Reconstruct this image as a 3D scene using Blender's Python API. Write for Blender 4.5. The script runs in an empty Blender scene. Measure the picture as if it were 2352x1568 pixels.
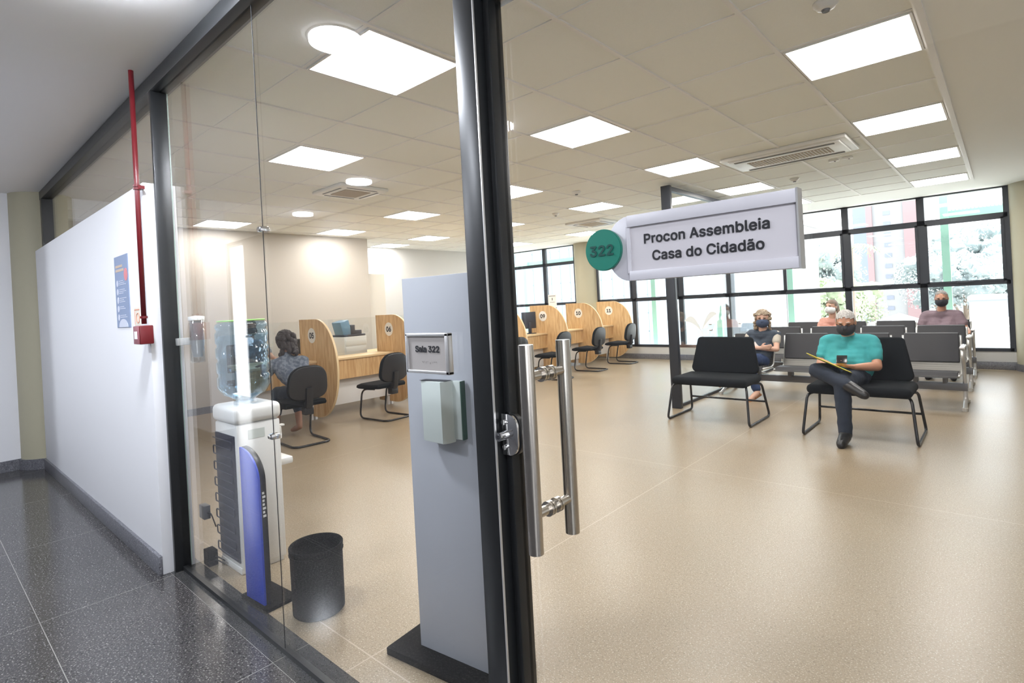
import bpy, bmesh, math, random
from mathutils import Vector, Matrix, noise
from mathutils.geometry import delaunay_2d_cdt
random.seed(7)
S = bpy.context.scene
COL = S.collection
PI = math.pi

# ------------------------------------------------------------------ camera
EYE = Vector((0, 0, 1.372))
FPX = 1259.0
yaw, roll = math.radians(41.92), math.radians(3.074)
fwd = Vector((-math.sin(yaw), math.cos(yaw), 0))
rt0 = Vector((math.cos(yaw), math.sin(yaw), 0)); dn0 = Vector((0, 0, -1))
rt = math.cos(roll) * rt0 + math.sin(roll) * dn0
dn = -math.sin(roll) * rt0 + math.cos(roll) * dn0
cam = bpy.data.cameras.new('camera'); camo = bpy.data.objects.new('camera', cam); COL.objects.link(camo)
camo.matrix_world = Matrix(((rt.x, -dn.x, -fwd.x, EYE.x), (rt.y, -dn.y, -fwd.y, EYE.y), (rt.z, -dn.z, -fwd.z, EYE.z), (0, 0, 0, 1)))
cam.sensor_width = 36; cam.lens = 36 * FPX / 2352; cam.shift_x = 0; cam.shift_y = (697.5 - 784) / 2352
cam.clip_start = 0.05; cam.clip_end = 1000
S.camera = camo

# ------------------------------------------------------------------ world, sun, exposure
S.view_settings.view_transform = 'Standard'; S.view_settings.look = 'None'
S.view_settings.gamma = 1.0; S.view_settings.exposure = 1.36; S.view_settings.use_curve_mapping = False
W = bpy.data.worlds.new('world'); S.world = W; W.use_nodes = True
nt = W.node_tree; nt.nodes.clear()
wo = nt.nodes.new('ShaderNodeOutputWorld'); bg = nt.nodes.new('ShaderNodeBackground')
bg.inputs['Color'].default_value = (0.93, 0.96, 1.0, 1); bg.inputs['Strength'].default_value = 1.95
nt.links.new(bg.outputs[0], wo.inputs[0])
sd = bpy.data.lights.new('sun', 'SUN'); sd.energy = 10.0; sd.angle = 0.01; sd.color = (1, 0.96, 0.9)
so = bpy.data.objects.new('sun', sd); COL.objects.link(so); so.location = (0, 30, 40)
so.rotation_euler = (-math.radians(7), math.radians(3), 0)
LAMP = 10.8          # strength of the ceiling panels
DOWNL = 150.0        # strength of the corridor's round lights
S.cycles.max_bounces = 8; S.cycles.diffuse_bounces = 4; S.cycles.glossy_bounces = 4
S.cycles.transparent_max_bounces = 16; S.cycles.transmission_bounces = 6
S.cycles.caustics_reflective = False; S.cycles.caustics_refractive = False
S.cycles.sample_clamp_indirect = 4.0
S.cycles.use_adaptive_sampling = True; S.cycles.adaptive_threshold = 0.02
S.cycles.use_denoising = True

CEIL = 2.73

# ------------------------------------------------------------------ materials
def mat(name, col, rough=0.5, metal=0.0, spec=0.5, emit=None, strength=0, bump=None, coat=0, noise_col=None, sheen=0):
    m = bpy.data.materials.new(name); m.use_nodes = True
    n = m.node_tree.nodes; l = m.node_tree.links; b = n['Principled BSDF']
    b.inputs['Base Color'].default_value = (*col, 1); b.inputs['Roughness'].default_value = rough
    b.inputs['Metallic'].default_value = metal; b.inputs['Specular IOR Level'].default_value = spec
    if coat: b.inputs['Coat Weight'].default_value = coat
    if sheen: b.inputs['Sheen Weight'].default_value = sheen
    if emit: b.inputs['Emission Color'].default_value = (*emit, 1); b.inputs['Emission Strength'].default_value = strength
    if bump or noise_col:
        tc = n.new('ShaderNodeTexCoord')
    if bump:
        sc, st = bump; t = n.new('ShaderNodeTexNoise'); t.inputs['Scale'].default_value = sc; t.inputs['Detail'].default_value = 3
        l.new(tc.outputs['Object'], t.inputs['Vector']); bp = n.new('ShaderNodeBump'); bp.inputs['Strength'].default_value = st
        bp.inputs['Distance'].default_value = 0.01
        l.new(t.outputs['Fac'], bp.inputs['Height']); l.new(bp.outputs[0], b.inputs['Normal'])
    if noise_col:
        c2, sc, lo, hi = noise_col; t = n.new('ShaderNodeTexNoise'); t.inputs['Scale'].default_value = sc; t.inputs['Detail'].default_value = 4
        l.new(tc.outputs['Object'], t.inputs['Vector']); r = n.new('ShaderNodeValToRGB')
        r.color_ramp.elements[0].position = lo; r.color_ramp.elements[1].position = hi
        r.color_ramp.elements[0].color = (*col, 1); r.color_ramp.elements[1].color = (*c2, 1)
        l.new(t.outputs['Fac'], r.inputs[0]); l.new(r.outputs[0], b.inputs['Base Color'])
    return m

def glassmat(name, tint=(0.985, 0.990, 0.988), base=0.045, power=5.0, gloss=(1, 1, 1)):
    m = bpy.data.materials.new(name); m.use_nodes = True
    n = m.node_tree.nodes; l = m.node_tree.links; n.clear()
    o = n.new('ShaderNodeOutputMaterial'); mx = n.new('ShaderNodeMixShader'); t = n.new('ShaderNodeBsdfTransparent')
    g = n.new('ShaderNodeBsdfGlossy'); t.inputs[0].default_value = (*tint, 1); g.inputs['Roughness'].default_value = 0.0
    g.inputs['Color'].default_value = (*gloss, 1)
    lw = n.new('ShaderNodeLayerWeight'); lw.inputs['Blend'].default_value = 0.5
    p = n.new('ShaderNodeMath'); p.operation = 'POWER'; p.inputs[1].default_value = power
    a = n.new('ShaderNodeMath'); a.operation = 'MULTIPLY_ADD'; a.inputs[1].default_value = 1 - base; a.inputs[2].default_value = base
    l.new(lw.outputs['Facing'], p.inputs[0]); l.new(p.outputs[0], a.inputs[0]); l.new(a.outputs[0], mx.inputs[0])
    l.new(t.outputs[0], mx.inputs[1]); l.new(g.outputs[0], mx.inputs[2]); l.new(mx.outputs[0], o.inputs[0])
    return m

def terrazzo(name, base, light, dark, rough, joint, ox, oy, sx, sy, jw, grain=260, mott=1.3, stain=0.25):
    """speckled stone or granilite with thin joints laid on a sx x sy grid"""
    m = bpy.data.materials.new(name); m.use_nodes = True
    n = m.node_tree.nodes; l = m.node_tree.links; b = n['Principled BSDF']
    geo = n.new('ShaderNodeNewGeometry')
    def noi(scale, detail):
        t = n.new('ShaderNodeTexNoise'); t.inputs['Scale'].default_value = scale; t.inputs['Detail'].default_value = detail
        l.new(geo.outputs['Position'], t.inputs['Vector']); return t
    def ramp(src, p0, c0, p1, c1):
        r = n.new('ShaderNodeValToRGB'); r.color_ramp.elements[0].position = p0; r.color_ramp.elements[1].position = p1
        r.color_ramp.elements[0].color = (*c0, 1); r.color_ramp.elements[1].color = (*c1, 1); l.new(src, r.inputs[0]); return r
    def mix(fac, a, c):
        x = n.new('ShaderNodeMix'); x.data_type = 'RGBA'
        l.new(fac, x.inputs[0]); l.new(a, x.inputs[6])
        if isinstance(c, tuple): x.inputs[7].default_value = (*c, 1)
        else: l.new(c, x.inputs[7])
        return x.outputs[2]
    n1 = noi(mott, 3); c1 = ramp(n1.outputs['Fac'], 0.15, tuple(v * (1 - stain) for v in base), 0.85, base)
    n2 = noi(grain, 2); f2 = ramp(n2.outputs['Fac'], 0.56, (0, 0, 0), 0.70, (1, 1, 1))
    col = mix(f2.outputs[0], c1.outputs[0], light)
    n3 = noi(grain * 0.6, 3); f3 = ramp(n3.outputs['Fac'], 0.55, (0, 0, 0), 0.70, (1, 1, 1))
    col = mix(f3.outputs[0], col, dark)
    sep = n.new('ShaderNodeSeparateXYZ'); l.new(geo.outputs['Position'], sep.inputs[0])
    def line(sock, off, step):
        a = n.new('ShaderNodeMath'); a.operation = 'SUBTRACT'; a.inputs[1].default_value = off; l.new(sock, a.inputs[0])
        p = n.new('ShaderNodeMath'); p.operation = 'PINGPONG'; p.inputs[1].default_value = step / 2; l.new(a.outputs[0], p.inputs[0])
        c = n.new('ShaderNodeMath'); c.operation = 'LESS_THAN'; c.inputs[1].default_value = jw; l.new(p.outputs[0], c.inputs[0]); return c
    lx = line(sep.outputs[0], ox, sx); ly = line(sep.outputs[1], oy, sy)
    mm = n.new('ShaderNodeMath'); mm.operation = 'MAXIMUM'; l.new(lx.outputs[0], mm.inputs[0]); l.new(ly.outputs[0], mm.inputs[1])
    col = mix(mm.outputs[0], col, joint)
    l.new(col, b.inputs['Base Color'])
    rr = n.new('ShaderNodeMapRange'); rr.inputs[3].default_value = rough * 0.88; rr.inputs[4].default_value = rough * 1.12
    l.new(n1.outputs['Fac'], rr.inputs[0]); l.new(rr.outputs[0], b.inputs['Roughness'])
    bp = n.new('ShaderNodeBump'); bp.inputs['Strength'].default_value = 0.04; bp.inputs['Distance'].default_value = 0.002
    l.new(n2.outputs['Fac'], bp.inputs['Height']); l.new(bp.outputs[0], b.inputs['Normal'])
    return m

def wood(name, c1, c2):
    m = bpy.data.materials.new(name); m.use_nodes = True
    n = m.node_tree.nodes; l = m.node_tree.links; b = n['Principled BSDF']; b.inputs['Roughness'].default_value = 0.45
    tc = n.new('ShaderNodeTexCoord'); mp = n.new('ShaderNodeMapping'); mp.inputs['Scale'].default_value = (22, 22, 2.2)
    t = n.new('ShaderNodeTexNoise'); t.inputs['Scale'].default_value = 1.6; t.inputs['Detail'].default_value = 6; t.inputs['Distortion'].default_value = 0.6
    r = n.new('ShaderNodeValToRGB'); r.color_ramp.elements[0].position = 0.35; r.color_ramp.elements[1].position = 0.68
    r.color_ramp.elements[0].color = (*c1, 1); r.color_ramp.elements[1].color = (*c2, 1)
    l.new(tc.outputs['Object'], mp.inputs[0]); l.new(mp.outputs[0], t.inputs['Vector']); l.new(t.outputs['Fac'], r.inputs[0])
    l.new(r.outputs[0], b.inputs['Base Color']); return m

def perforated(name, col):
    m = bpy.data.materials.new(name); m.use_nodes = True
    n = m.node_tree.nodes; l = m.node_tree.links; b = n['Principled BSDF']
    b.inputs['Metallic'].default_value = 0.6; b.inputs['Roughness'].default_value = 0.4
    tc = n.new('ShaderNodeTexCoord'); v = n.new('ShaderNodeTexVoronoi'); v.inputs['Scale'].default_value = 90; v.inputs['Randomness'].default_value = 0
    r = n.new('ShaderNodeValToRGB'); r.color_ramp.elements[0].position = 0.25; r.color_ramp.elements[1].position = 0.35
    r.color_ramp.elements[0].color = (0.03, 0.03, 0.03, 1); r.color_ramp.elements[1].color = (*col, 1)
    l.new(tc.outputs['Object'], v.inputs['Vector']); l.new(v.outputs['Distance'], r.inputs[0]); l.new(r.outputs[0], b.inputs['Base Color']); return m

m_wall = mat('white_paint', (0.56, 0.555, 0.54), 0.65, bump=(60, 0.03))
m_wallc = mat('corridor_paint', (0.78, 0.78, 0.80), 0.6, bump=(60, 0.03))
m_wallb = mat('darkened_back_wall', (0.09, 0.09, 0.095), 0.6)  # wall behind the camera, darkened to weaken its reflection in the glass
m_beige = mat('beige_paint', (0.50, 0.46, 0.405), 0.6)
m_column = mat('olive_column_paint', (0.43, 0.40, 0.29), 0.6, bump=(120, 0.1))
m_ceiltile = mat('ceiling_tile', (0.91, 0.93, 0.90), 0.8, bump=(150, 0.05), noise_col=((0.87, 0.895, 0.86), 220, 0.4, 0.6))
m_plaster = mat('plaster_ceiling', (0.92, 0.935, 0.91), 0.75)
m_corrceil = mat('corridor_ceiling', (0.93, 0.92, 0.915), 0.7)
m_tbar = mat('ceiling_grid_white', (0.88, 0.88, 0.87), 0.5)
m_lampw = mat('lamp_frame_white', (0.85, 0.85, 0.84), 0.5)
m_diff = mat('lamp_diffuser', (1, 1, 1), 0.5, emit=(1.0, 0.965, 0.94), strength=LAMP)
m_down = mat('downlight_diffuser', (1, 1, 1), 0.5, emit=(0.86, 0.91, 1.0), strength=DOWNL)
m_black = mat('black_aluminium', (0.012, 0.013, 0.014), 0.35, spec=0.5)
m_frame = mat('window_aluminium', (0.018, 0.022, 0.03), 0.4)
m_glass = glassmat('partition_glass')
m_wglass = glassmat('window_glass', (0.97, 0.99, 0.99), 0.03)
m_edge = mat('glass_edge', (0.55, 0.68, 0.62), 0.2)
m_floor = terrazzo('granilite_floor', (0.285, 0.220, 0.143), (0.50, 0.43, 0.33), (0.18, 0.135, 0.08), 0.325, (0.40, 0.32, 0.24), -1.93, 1.2, 2.9, 2.9, 0.003, grain=170, mott=1.1, stain=0.16)
m_floor.node_tree.nodes['Principled BSDF'].inputs['Specular IOR Level'].default_value = 0.55
m_gran = terrazzo('dark_granite', (0.060, 0.057, 0.058), (0.24, 0.23, 0.22), (0.010, 0.009, 0.009), 0.14, (0.24, 0.235, 0.22), -2.215, 0.936, 1.2, 0.555, 0.0016, grain=130, mott=2.2, stain=0.35)
m_sill = terrazzo('black_granite_sill', (0.045, 0.045, 0.045), (0.10, 0.10, 0.10), (0.012, 0.012, 0.012), 0.16, (0.2, 0.19, 0.17), -2.215, 40, 1.2, 100, 0.0012, grain=260)
m_base = terrazzo('granite_skirting', (0.15, 0.15, 0.17), (0.36, 0.36, 0.37), (0.05, 0.05, 0.055), 0.3, (0.3, 0.3, 0.3), -2.6, 50, 0.6, 100, 0.0012, grain=150)
m_wood = wood('light_oak', (0.52, 0.31, 0.13), (0.72, 0.49, 0.25))
m_woodedge = mat('oak_edge', (0.72, 0.54, 0.31), 0.4)
m_white = mat('white_laminate', (0.80, 0.80, 0.80), 0.4)
m_plastic = mat('white_plastic', (0.78, 0.78, 0.76), 0.35)
m_chairf = mat('charcoal_fabric', (0.006, 0.008, 0.010), 0.9, spec=0.2, bump=(500, 0.3))
m_chairb = mat('black_plastic', (0.014, 0.014, 0.016), 0.4)
m_tubeb = mat('black_tube', (0.015, 0.015, 0.017), 0.22)
m_steel = mat('brushed_steel', (0.62, 0.58, 0.53), 0.22, metal=1.0)
m_chrome = mat('chrome', (0.75, 0.75, 0.76), 0.08, metal=1.0)
m_silver = mat('silver_paint', (0.62, 0.61, 0.59), 0.35, metal=0.55)
m_perf = perforated('perforated_seat', (0.16, 0.155, 0.14))
m_beam = mat('grey_beam', (0.16, 0.16, 0.17), 0.4, metal=0.3)
m_cush = mat('grey_vinyl', (0.024, 0.023, 0.026), 0.5, bump=(200, 0.1))
m_red = mat('red_paint', (0.135, 0.010, 0.014), 0.35)
m_redl = mat('lit_red_face', (0.30, 0.10, 0.12), 0.45)  # lighter red puts the light on the front face into the colour
m_totem = mat('totem_panel', (0.42, 0.43, 0.47), 0.5)
m_totemedge = mat('totem_panel_edge', (0.8, 0.8, 0.78), 0.4)
m_disp = mat('dispenser_plastic', (0.62, 0.67, 0.64), 0.3)
m_sign = mat('sign_grey', (0.53, 0.515, 0.55), 0.4)
m_signf = mat('sign_plate', (0.52, 0.495, 0.52), 0.35)
m_green = mat('sign_green', (0.012, 0.17, 0.12), 0.35)
m_gtext = mat('sign_dark_green', (0.004, 0.055, 0.045), 0.4)
m_ink = mat('black_ink', (0.012, 0.012, 0.015), 0.5)
m_alu = mat('satin_aluminium', (0.72, 0.71, 0.70), 0.3, metal=0.7)
m_plaq = mat('plaque_grey', (0.36, 0.335, 0.32), 0.5)
m_blue = mat('blue_panel', (0.02, 0.065, 0.56), 0.3)
m_bin = mat('black_bin_plastic', (0.006, 0.006, 0.006), 0.8, spec=0.1, bump=(80, 0.1))
m_navy = mat('dark_back_panel', (0.022, 0.026, 0.05), 0.5)
m_bottle = glassmat('water_bottle_plastic', (0.62, 0.76, 0.88), 0.05, 4.0, (0.9, 0.97, 1))
m_water = glassmat('water_surface', (0.86, 0.93, 0.97), 0.03, 3.0)
m_capg = mat('green_cap', (0.25, 0.55, 0.12), 0.4)
m_mint = mat('mint_steel', (0.33, 0.58, 0.47), 0.5)
m_paper = mat('paper', (0.85, 0.84, 0.82), 0.6)
m_acry = glassmat('acrylic_screen', (0.97, 0.985, 0.985), 0.05, 4.0)
m_dark = mat('dark_device', (0.03, 0.04, 0.06), 0.4)
m_dblue = mat('blue_tray', (0.13, 0.25, 0.36), 0.4)
m_skin1 = mat('skin_tan', (0.50, 0.25, 0.16), 0.5)
m_skin2 = mat('skin_light', (0.62, 0.37, 0.27), 0.5)
m_skin3 = mat('skin_brown', (0.33, 0.17, 0.11), 0.5)
m_hgrey = mat('grey_hair', (0.36, 0.34, 0.32), 0.7, bump=(140, 0.6), noise_col=((0.52, 0.50, 0.47), 60, 0.4, 0.6))
m_hgrey2 = mat('thin_grey_hair', (0.30, 0.27, 0.25), 0.7, bump=(140, 0.5))
m_hcurl = mat('curly_brown_hair', (0.24, 0.17, 0.11), 0.6, bump=(90, 0.8), noise_col=((0.42, 0.34, 0.24), 45, 0.4, 0.62))
m_hdark = mat('dark_hair', (0.022, 0.014, 0.014), 0.55, bump=(90, 0.8))
m_hbrown = mat('brown_hair', (0.20, 0.14, 0.10), 0.5, bump=(120, 0.5))
m_eye = mat('eye_dark', (0.02, 0.015, 0.012), 0.3)
m_teal = mat('teal_cotton', (0.040, 0.31, 0.325), 0.85, bump=(18, 0.35))
m_jean = mat('dark_denim', (0.016, 0.024, 0.042), 0.85, bump=(25, 0.3))
m_jeanb = mat('blue_denim', (0.022, 0.045, 0.12), 0.85, bump=(25, 0.3))
m_shoe = mat('black_shoe', (0.010, 0.010, 0.011), 0.35)
m_maskb = mat('black_mask', (0.018, 0.018, 0.024), 0.8)
m_maskn = mat('navy_mask', (0.045, 0.065, 0.12), 0.8)
m_maskw = mat('white_mask', (0.80, 0.82, 0.80), 0.8)
m_blouse = mat('navy_top', (0.045, 0.06, 0.085), 0.8, bump=(20, 0.3))
m_cream = mat('cream_sleeve', (0.50, 0.45, 0.38), 0.8)
m_peach = mat('peach_blouse', (0.66, 0.33, 0.26), 0.8, bump=(25, 0.6))
m_polo = mat('mauve_polo', (0.22, 0.155, 0.18), 0.85, bump=(22, 0.6))
m_slate = mat('slate_patterned', (0.075, 0.095, 0.13), 0.8, noise_col=((0.16, 0.18, 0.22), 30, 0.45, 0.6))
m_sandal = mat('tan_sandal', (0.38, 0.17, 0.07), 0.6)
m_yellow = mat('yellow_folder', (0.80, 0.72, 0.12), 0.6)
m_phone = mat('black_phone', (0.012, 0.012, 0.014), 0.2)
m_bag = mat('brown_fur_bag', (0.24, 0.12, 0.045), 0.9, bump=(60, 1.0), noise_col=((0.45, 0.26, 0.11), 30, 0.4, 0.6))

# ------------------------------------------------------------------ helpers
def fin(bm, name, m, parent=None, sharp=0.6, smooth=True):
    for e in bm.edges:
        if len(e.link_faces) == 2:
            try: e.smooth = e.calc_face_angle() < sharp
            except Exception: pass
    for f in bm.faces: f.smooth = smooth
    me = bpy.data.meshes.new(name); bm.to_mesh(me); bm.free()
    me.materials.append(m)
    o = bpy.data.objects.new(name, me); COL.objects.link(o)
    if parent is not None: o.parent = parent
    return o
def tag(o, label=None, cat=None, group=None, kind=None):
    if label: o['label'] = label
    if cat: o['category'] = cat
    if group: o['group'] = group
    if kind: o['kind'] = kind
    return o
def thing(name, label, cat, loc=(0, 0, 0), rz=0, group=None):
    o = bpy.data.objects.new(name, None); COL.objects.link(o); o.location = loc; o.rotation_euler = (0, 0, rz)
    o.empty_display_size = 0.1
    return tag(o, label, cat, group)
def struct(bm, name, m, parent=None):
    o = fin(bm, name, m, parent)
    if parent is None: o['kind'] = 'structure'
    return o
def dup(root, loc, rz=None, label=None, group=None):
    def cp(o, par):
        c = o.copy(); COL.objects.link(c)
        if par is not None: c.parent = par
        for ch in list(o.children): cp(ch, c)
        return c
    r = cp(root, None); r.location = loc
    if rz is not None: r.rotation_euler = (0, 0, rz)
    if label: r['label'] = label
    if group: r['group'] = group
    return r
def box(bm, x0, x1, y0, y1, z0, z1, bev=0, seg=2, mtx=None):
    r = bmesh.ops.create_cube(bm, size=1)
    vs = r['verts']
    for v in vs:
        v.co = Vector(((x0 + x1) / 2 + v.co.x * (x1 - x0), (y0 + y1) / 2 + v.co.y * (y1 - y0), (z0 + z1) / 2 + v.co.z * (z1 - z0)))
    if bev:
        es = list({e for v in vs for e in v.link_edges})
        rb = bmesh.ops.bevel(bm, geom=es, offset=bev, segments=seg, affect='EDGES', profile=0.5)
        vs = list({v for f in rb['faces'] for v in f.verts} | {v for v in vs if v.is_valid})
    if mtx is not None: bmesh.ops.transform(bm, matrix=mtx, verts=vs)
    return vs
def B(*a, **k):
    bm = bmesh.new(); box(bm, *a, **k); return bm
def prism(bm, pts, t0, t1, axis='Y', bev=0, seg=2):
    """extrude a closed 2-D outline (a,b) along an axis from t0 to t1"""
    def P(a, b, t):
        return {'Y': Vector((a, t, b)), 'X': Vector((t, a, b)), 'Z': Vector((a, b, t))}[axis]
    v0 = [bm.verts.new(P(a, b, t0)) for a, b in pts]; v1 = [bm.verts.new(P(a, b, t1)) for a, b in pts]
    n = len(pts); fs = [bm.faces.new(v0), bm.faces.new(v1[::-1])]
    rim = []
    for i in range(n):
        fs.append(bm.faces.new((v0[i], v0[(i + 1) % n], v1[(i + 1) % n], v1[i])))
    bmesh.ops.recalc_face_normals(bm, faces=fs)
    if bev:
        es = [e for f in fs[:2] for e in f.edges]
        bmesh.ops.bevel(bm, geom=es, offset=bev, segments=seg, affect='EDGES', profile=0.5)
def cyl(bm, p0, p1, r0, r1=None, n=20, caps=True):
    r1 = r0 if r1 is None else r1
    p0, p1 = Vector(p0), Vector(p1); d = p1 - p0
    r = bmesh.ops.create_cone(bm, cap_ends=caps, segments=n, radius1=r0, radius2=r1, depth=d.length)
    q = d.to_track_quat('Z', 'Y').to_matrix().to_4x4()
    bmesh.ops.transform(bm, matrix=Matrix.Translation((p0 + p1) / 2) @ q, verts=r['verts'])
def ell(bm, c, r, rot=None, n=16):
    q = bmesh.ops.create_uvsphere(bm, u_segments=n, v_segments=max(8, n // 2 + 2), radius=1)
    if not hasattr(r, '__len__'): r = (r, r, r)
    M = Matrix.Translation(Vector(c)) @ (rot.to_4x4() if rot is not None else Matrix.Identity(4)) @ Matrix.Diagonal((*r, 1))
    bmesh.ops.transform(bm, matrix=M, verts=q['verts']); return q['verts']
def lathe(bm, prof, c=(0, 0), n=32):
    rings = []
    for r, z in prof:
        rings.append([bm.verts.new((c[0] + r * math.cos(2 * PI * k / n), c[1] + r * math.sin(2 * PI * k / n), z)) for k in range(n)])
    for a, b in zip(rings, rings[1:]):
        for k in range(n): bm.faces.new((a[k], a[(k + 1) % n], b[(k + 1) % n], b[k]))
def fillet(pts, r, seg=6, closed=False):
    pts = [Vector(p) for p in pts]; out = []; n = len(pts)
    rng = range(n) if closed else range(1, n - 1)
    if not closed: out.append(pts[0])
    for i in rng:
        a, b, c = pts[(i - 1) % n], pts[i], pts[(i + 1) % n]
        u, w = (a - b), (c - b); k = min(r, u.length * 0.45, w.length * 0.45)
        p, q = b + u.normalized() * k, b + w.normalized() * k
        for s in range(seg + 1):
            t = s / seg; out.append((1 - t) ** 2 * p + 2 * t * (1 - t) * b + t * t * q)
    if not closed: out.append(pts[-1])
    return out
def tube(bm, pts, r, fr=0, n=10, closed=False):
    P = fillet(pts, fr, closed=closed) if fr else [Vector(p) for p in pts]
    m = len(P); rings = []; up = None
    for i in range(m):
        if closed: d = P[(i + 1) % m] - P[i - 1]
        else: d = P[min(i + 1, m - 1)] - P[max(i - 1, 0)]
        d.normalize()
        if up is None:
            up = Vector((0, 0, 1)) if abs(d.z) < 0.9 else Vector((1, 0, 0))
        up = (up - d * up.dot(d)); up.normalize(); s = d.cross(up)
        rings.append([bm.verts.new(P[i] + r * (math.cos(2 * PI * k / n) * up + math.sin(2 * PI * k / n) * s)) for k in range(n)])
    for i in range(m if closed else m - 1):
        a, b = rings[i], rings[(i + 1) % m]
        for k in range(n): bm.faces.new((a[k], a[(k + 1) % n], b[(k + 1) % n], b[k]))
    if not closed:
        bm.faces.new(rings[0][::-1]); bm.faces.new(rings[-1])
def T(*pts, r=0.01, fr=0.0, n=10, closed=False):
    bm = bmesh.new(); tube(bm, pts, r, fr, n, closed); return bm
try:
    FONT = bpy.data.fonts.load(bpy.utils.system_resource('DATAFILES', path='fonts') + '/Inter.woff2')
except Exception:
    FONT = None
def solid_text(c):
    """letter shapes whose overlapping strokes are filled stroke by stroke"""
    t = bpy.data.objects.new('tmp', c); COL.objects.link(t); bpy.context.view_layer.update()
    cu = t.to_curve(bpy.context.evaluated_depsgraph_get())
    P = []
    for sp in cu.splines:
        pts = [(Vector(b.co), Vector(b.handle_left), Vector(b.handle_right)) for b in sp.bezier_points]
        poly = []
        for i in range(len(pts)):
            p0, p1, p2, p3 = pts[i][0], pts[i][2], pts[(i + 1) % len(pts)][1], pts[(i + 1) % len(pts)][0]
            for k in range(6):
                u = k / 6; poly.append((1 - u) ** 3 * p0 + 3 * (1 - u) ** 2 * u * p1 + 3 * (1 - u) * u * u * p2 + u ** 3 * p3)
        ar = sum(poly[i].x * poly[(i + 1) % len(poly)].y - poly[(i + 1) % len(poly)].x * poly[i].y for i in range(len(poly)))
        P.append((pts, poly, ar))
    t.to_curve_clear()
    big = max(P, key=lambda q: abs(q[2])); sg_ = 1 if big[2] > 0 else -1
    V, Ed, rings = [], [], []
    for pts, poly, ar in P:
        Q = [p for i, p in enumerate(poly) if (p - poly[i - 1]).length > 1e-7]; n = len(Q); out = []
        for i in range(n):
            d = (Q[(i + 1) % n] - Q[i - 1]); d.z = 0
            if d.length > 0: d.normalize()
            out.append(Vector((Q[i].x + d.y * sg_ * c.offset, Q[i].y - d.x * sg_ * c.offset)))
        k0 = len(V); V += out; Ed += [(k0 + i, k0 + (i + 1) % n) for i in range(n)]; rings.append(out)
    r = delaunay_2d_cdt(V, Ed, [], 0, 1e-7)
    def wind(p):
        w = 0
        for q in rings:
            for i in range(len(q)):
                a, b = q[i - 1], q[i]; cr = (b.x - a.x) * (p.y - a.y) - (b.y - a.y) * (p.x - a.x)
                if a.y <= p.y < b.y and cr > 0: w += 1
                elif b.y <= p.y < a.y and cr < 0: w -= 1
        return w
    bm = bmesh.new(); vv = [bm.verts.new((p.x, p.y, 0)) for p in r[0]]
    for f in r[2]:
        ce = sum((r[0][i] for i in f), Vector((0, 0))) / len(f)
        if wind(ce) != 0:
            try: bm.faces.new([vv[i] for i in f])
            except ValueError: pass
    bmesh.ops.delete(bm, geom=[v for v in bm.verts if not v.link_faces], context='VERTS')
    bmesh.ops.recalc_face_normals(bm, faces=bm.faces)
    ex = bmesh.ops.extrude_face_region(bm, geom=bm.faces[:]); bmesh.ops.translate(bm, verts=[v for v in ex['geom'] if isinstance(v, bmesh.types.BMVert)], vec=(0, 0, c.extrude))
    bmesh.ops.recalc_face_normals(bm, faces=bm.faces)
    bpy.data.objects.remove(t); me = bpy.data.meshes.new('t'); bm.to_mesh(me); bm.free(); return me
def text(name, body, size, loc, m, parent, rot=(PI / 2, 0, 0), bold=0.0, sx=1.0, align='CENTER', space=1.0, inter=True):
    c = bpy.data.curves.new(name, 'FONT'); c.body = body; c.size = size
    if FONT and inter: c.font = FONT
    c.offset = bold; c.extrude = 0.0008
    c.align_x = align; c.align_y = 'CENTER'; c.space_character = space; c.resolution_u = 4
    if FONT and inter:
        me = solid_text(c)
    else:
        t = bpy.data.objects.new('tmp', c); COL.objects.link(t)
        bpy.context.view_layer.update()
        me = bpy.data.meshes.new_from_object(t.evaluated_get(bpy.context.evaluated_depsgraph_get()))
        bpy.data.objects.remove(t)
    me.name = name; me.materials.clear(); me.materials.append(m)
    o = bpy.data.objects.new(name, me); COL.objects.link(o); o.location = loc; o.rotation_euler = rot; o.scale = (sx, 1, 1)
    if parent: o.parent = parent
    return o
def remesh(bm, voxel, it=4, name='m'):
    me = bpy.data.meshes.new(name); bm.to_mesh(me); bm.free()
    o = bpy.data.objects.new('tmp', me); COL.objects.link(o)
    r = o.modifiers.new('r', 'REMESH'); r.mode = 'VOXEL'; r.voxel_size = voxel; r.use_smooth_shade = True
    if it: s = o.modifiers.new('s', 'SMOOTH'); s.factor = 0.5; s.iterations = it
    bpy.context.view_layer.update()
    out = bpy.data.meshes.new_from_object(o.evaluated_get(bpy.context.evaluated_depsgraph_get()))
    bpy.data.objects.remove(o); out.name = name
    for p in out.polygons: p.use_smooth = True
    return out
def mobj(name, me, m, parent=None):
    me.materials.clear(); me.materials.append(m)
    o = bpy.data.objects.new(name, me); COL.objects.link(o)
    if parent is not None: o.parent = parent
    return o
def sight(px, py, Y):
    """point of the far surroundings at distance Y seen in a photo direction"""
    d = ((px - 1176) / FPX) * rt + ((py - 697.5) / FPX) * dn + fwd
    return EYE + d * (Y / d.y)

# ------------------------------------------------------------------ setting: floors
bm = B(-10.0, 3.2, 1.085, 11.0, -0.12, 0.0); struct(bm, 'floor', m_floor)
bm = B(-11.5, 5.2, -2.0, 0.936, -0.12, 0.0); o = struct(bm, 'floor_corridor', m_gran)
bm = B(-11.5, 3.2, 0.936, 1.085, -0.12, 0.001); struct(bm, 'trim_1', m_sill)
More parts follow.
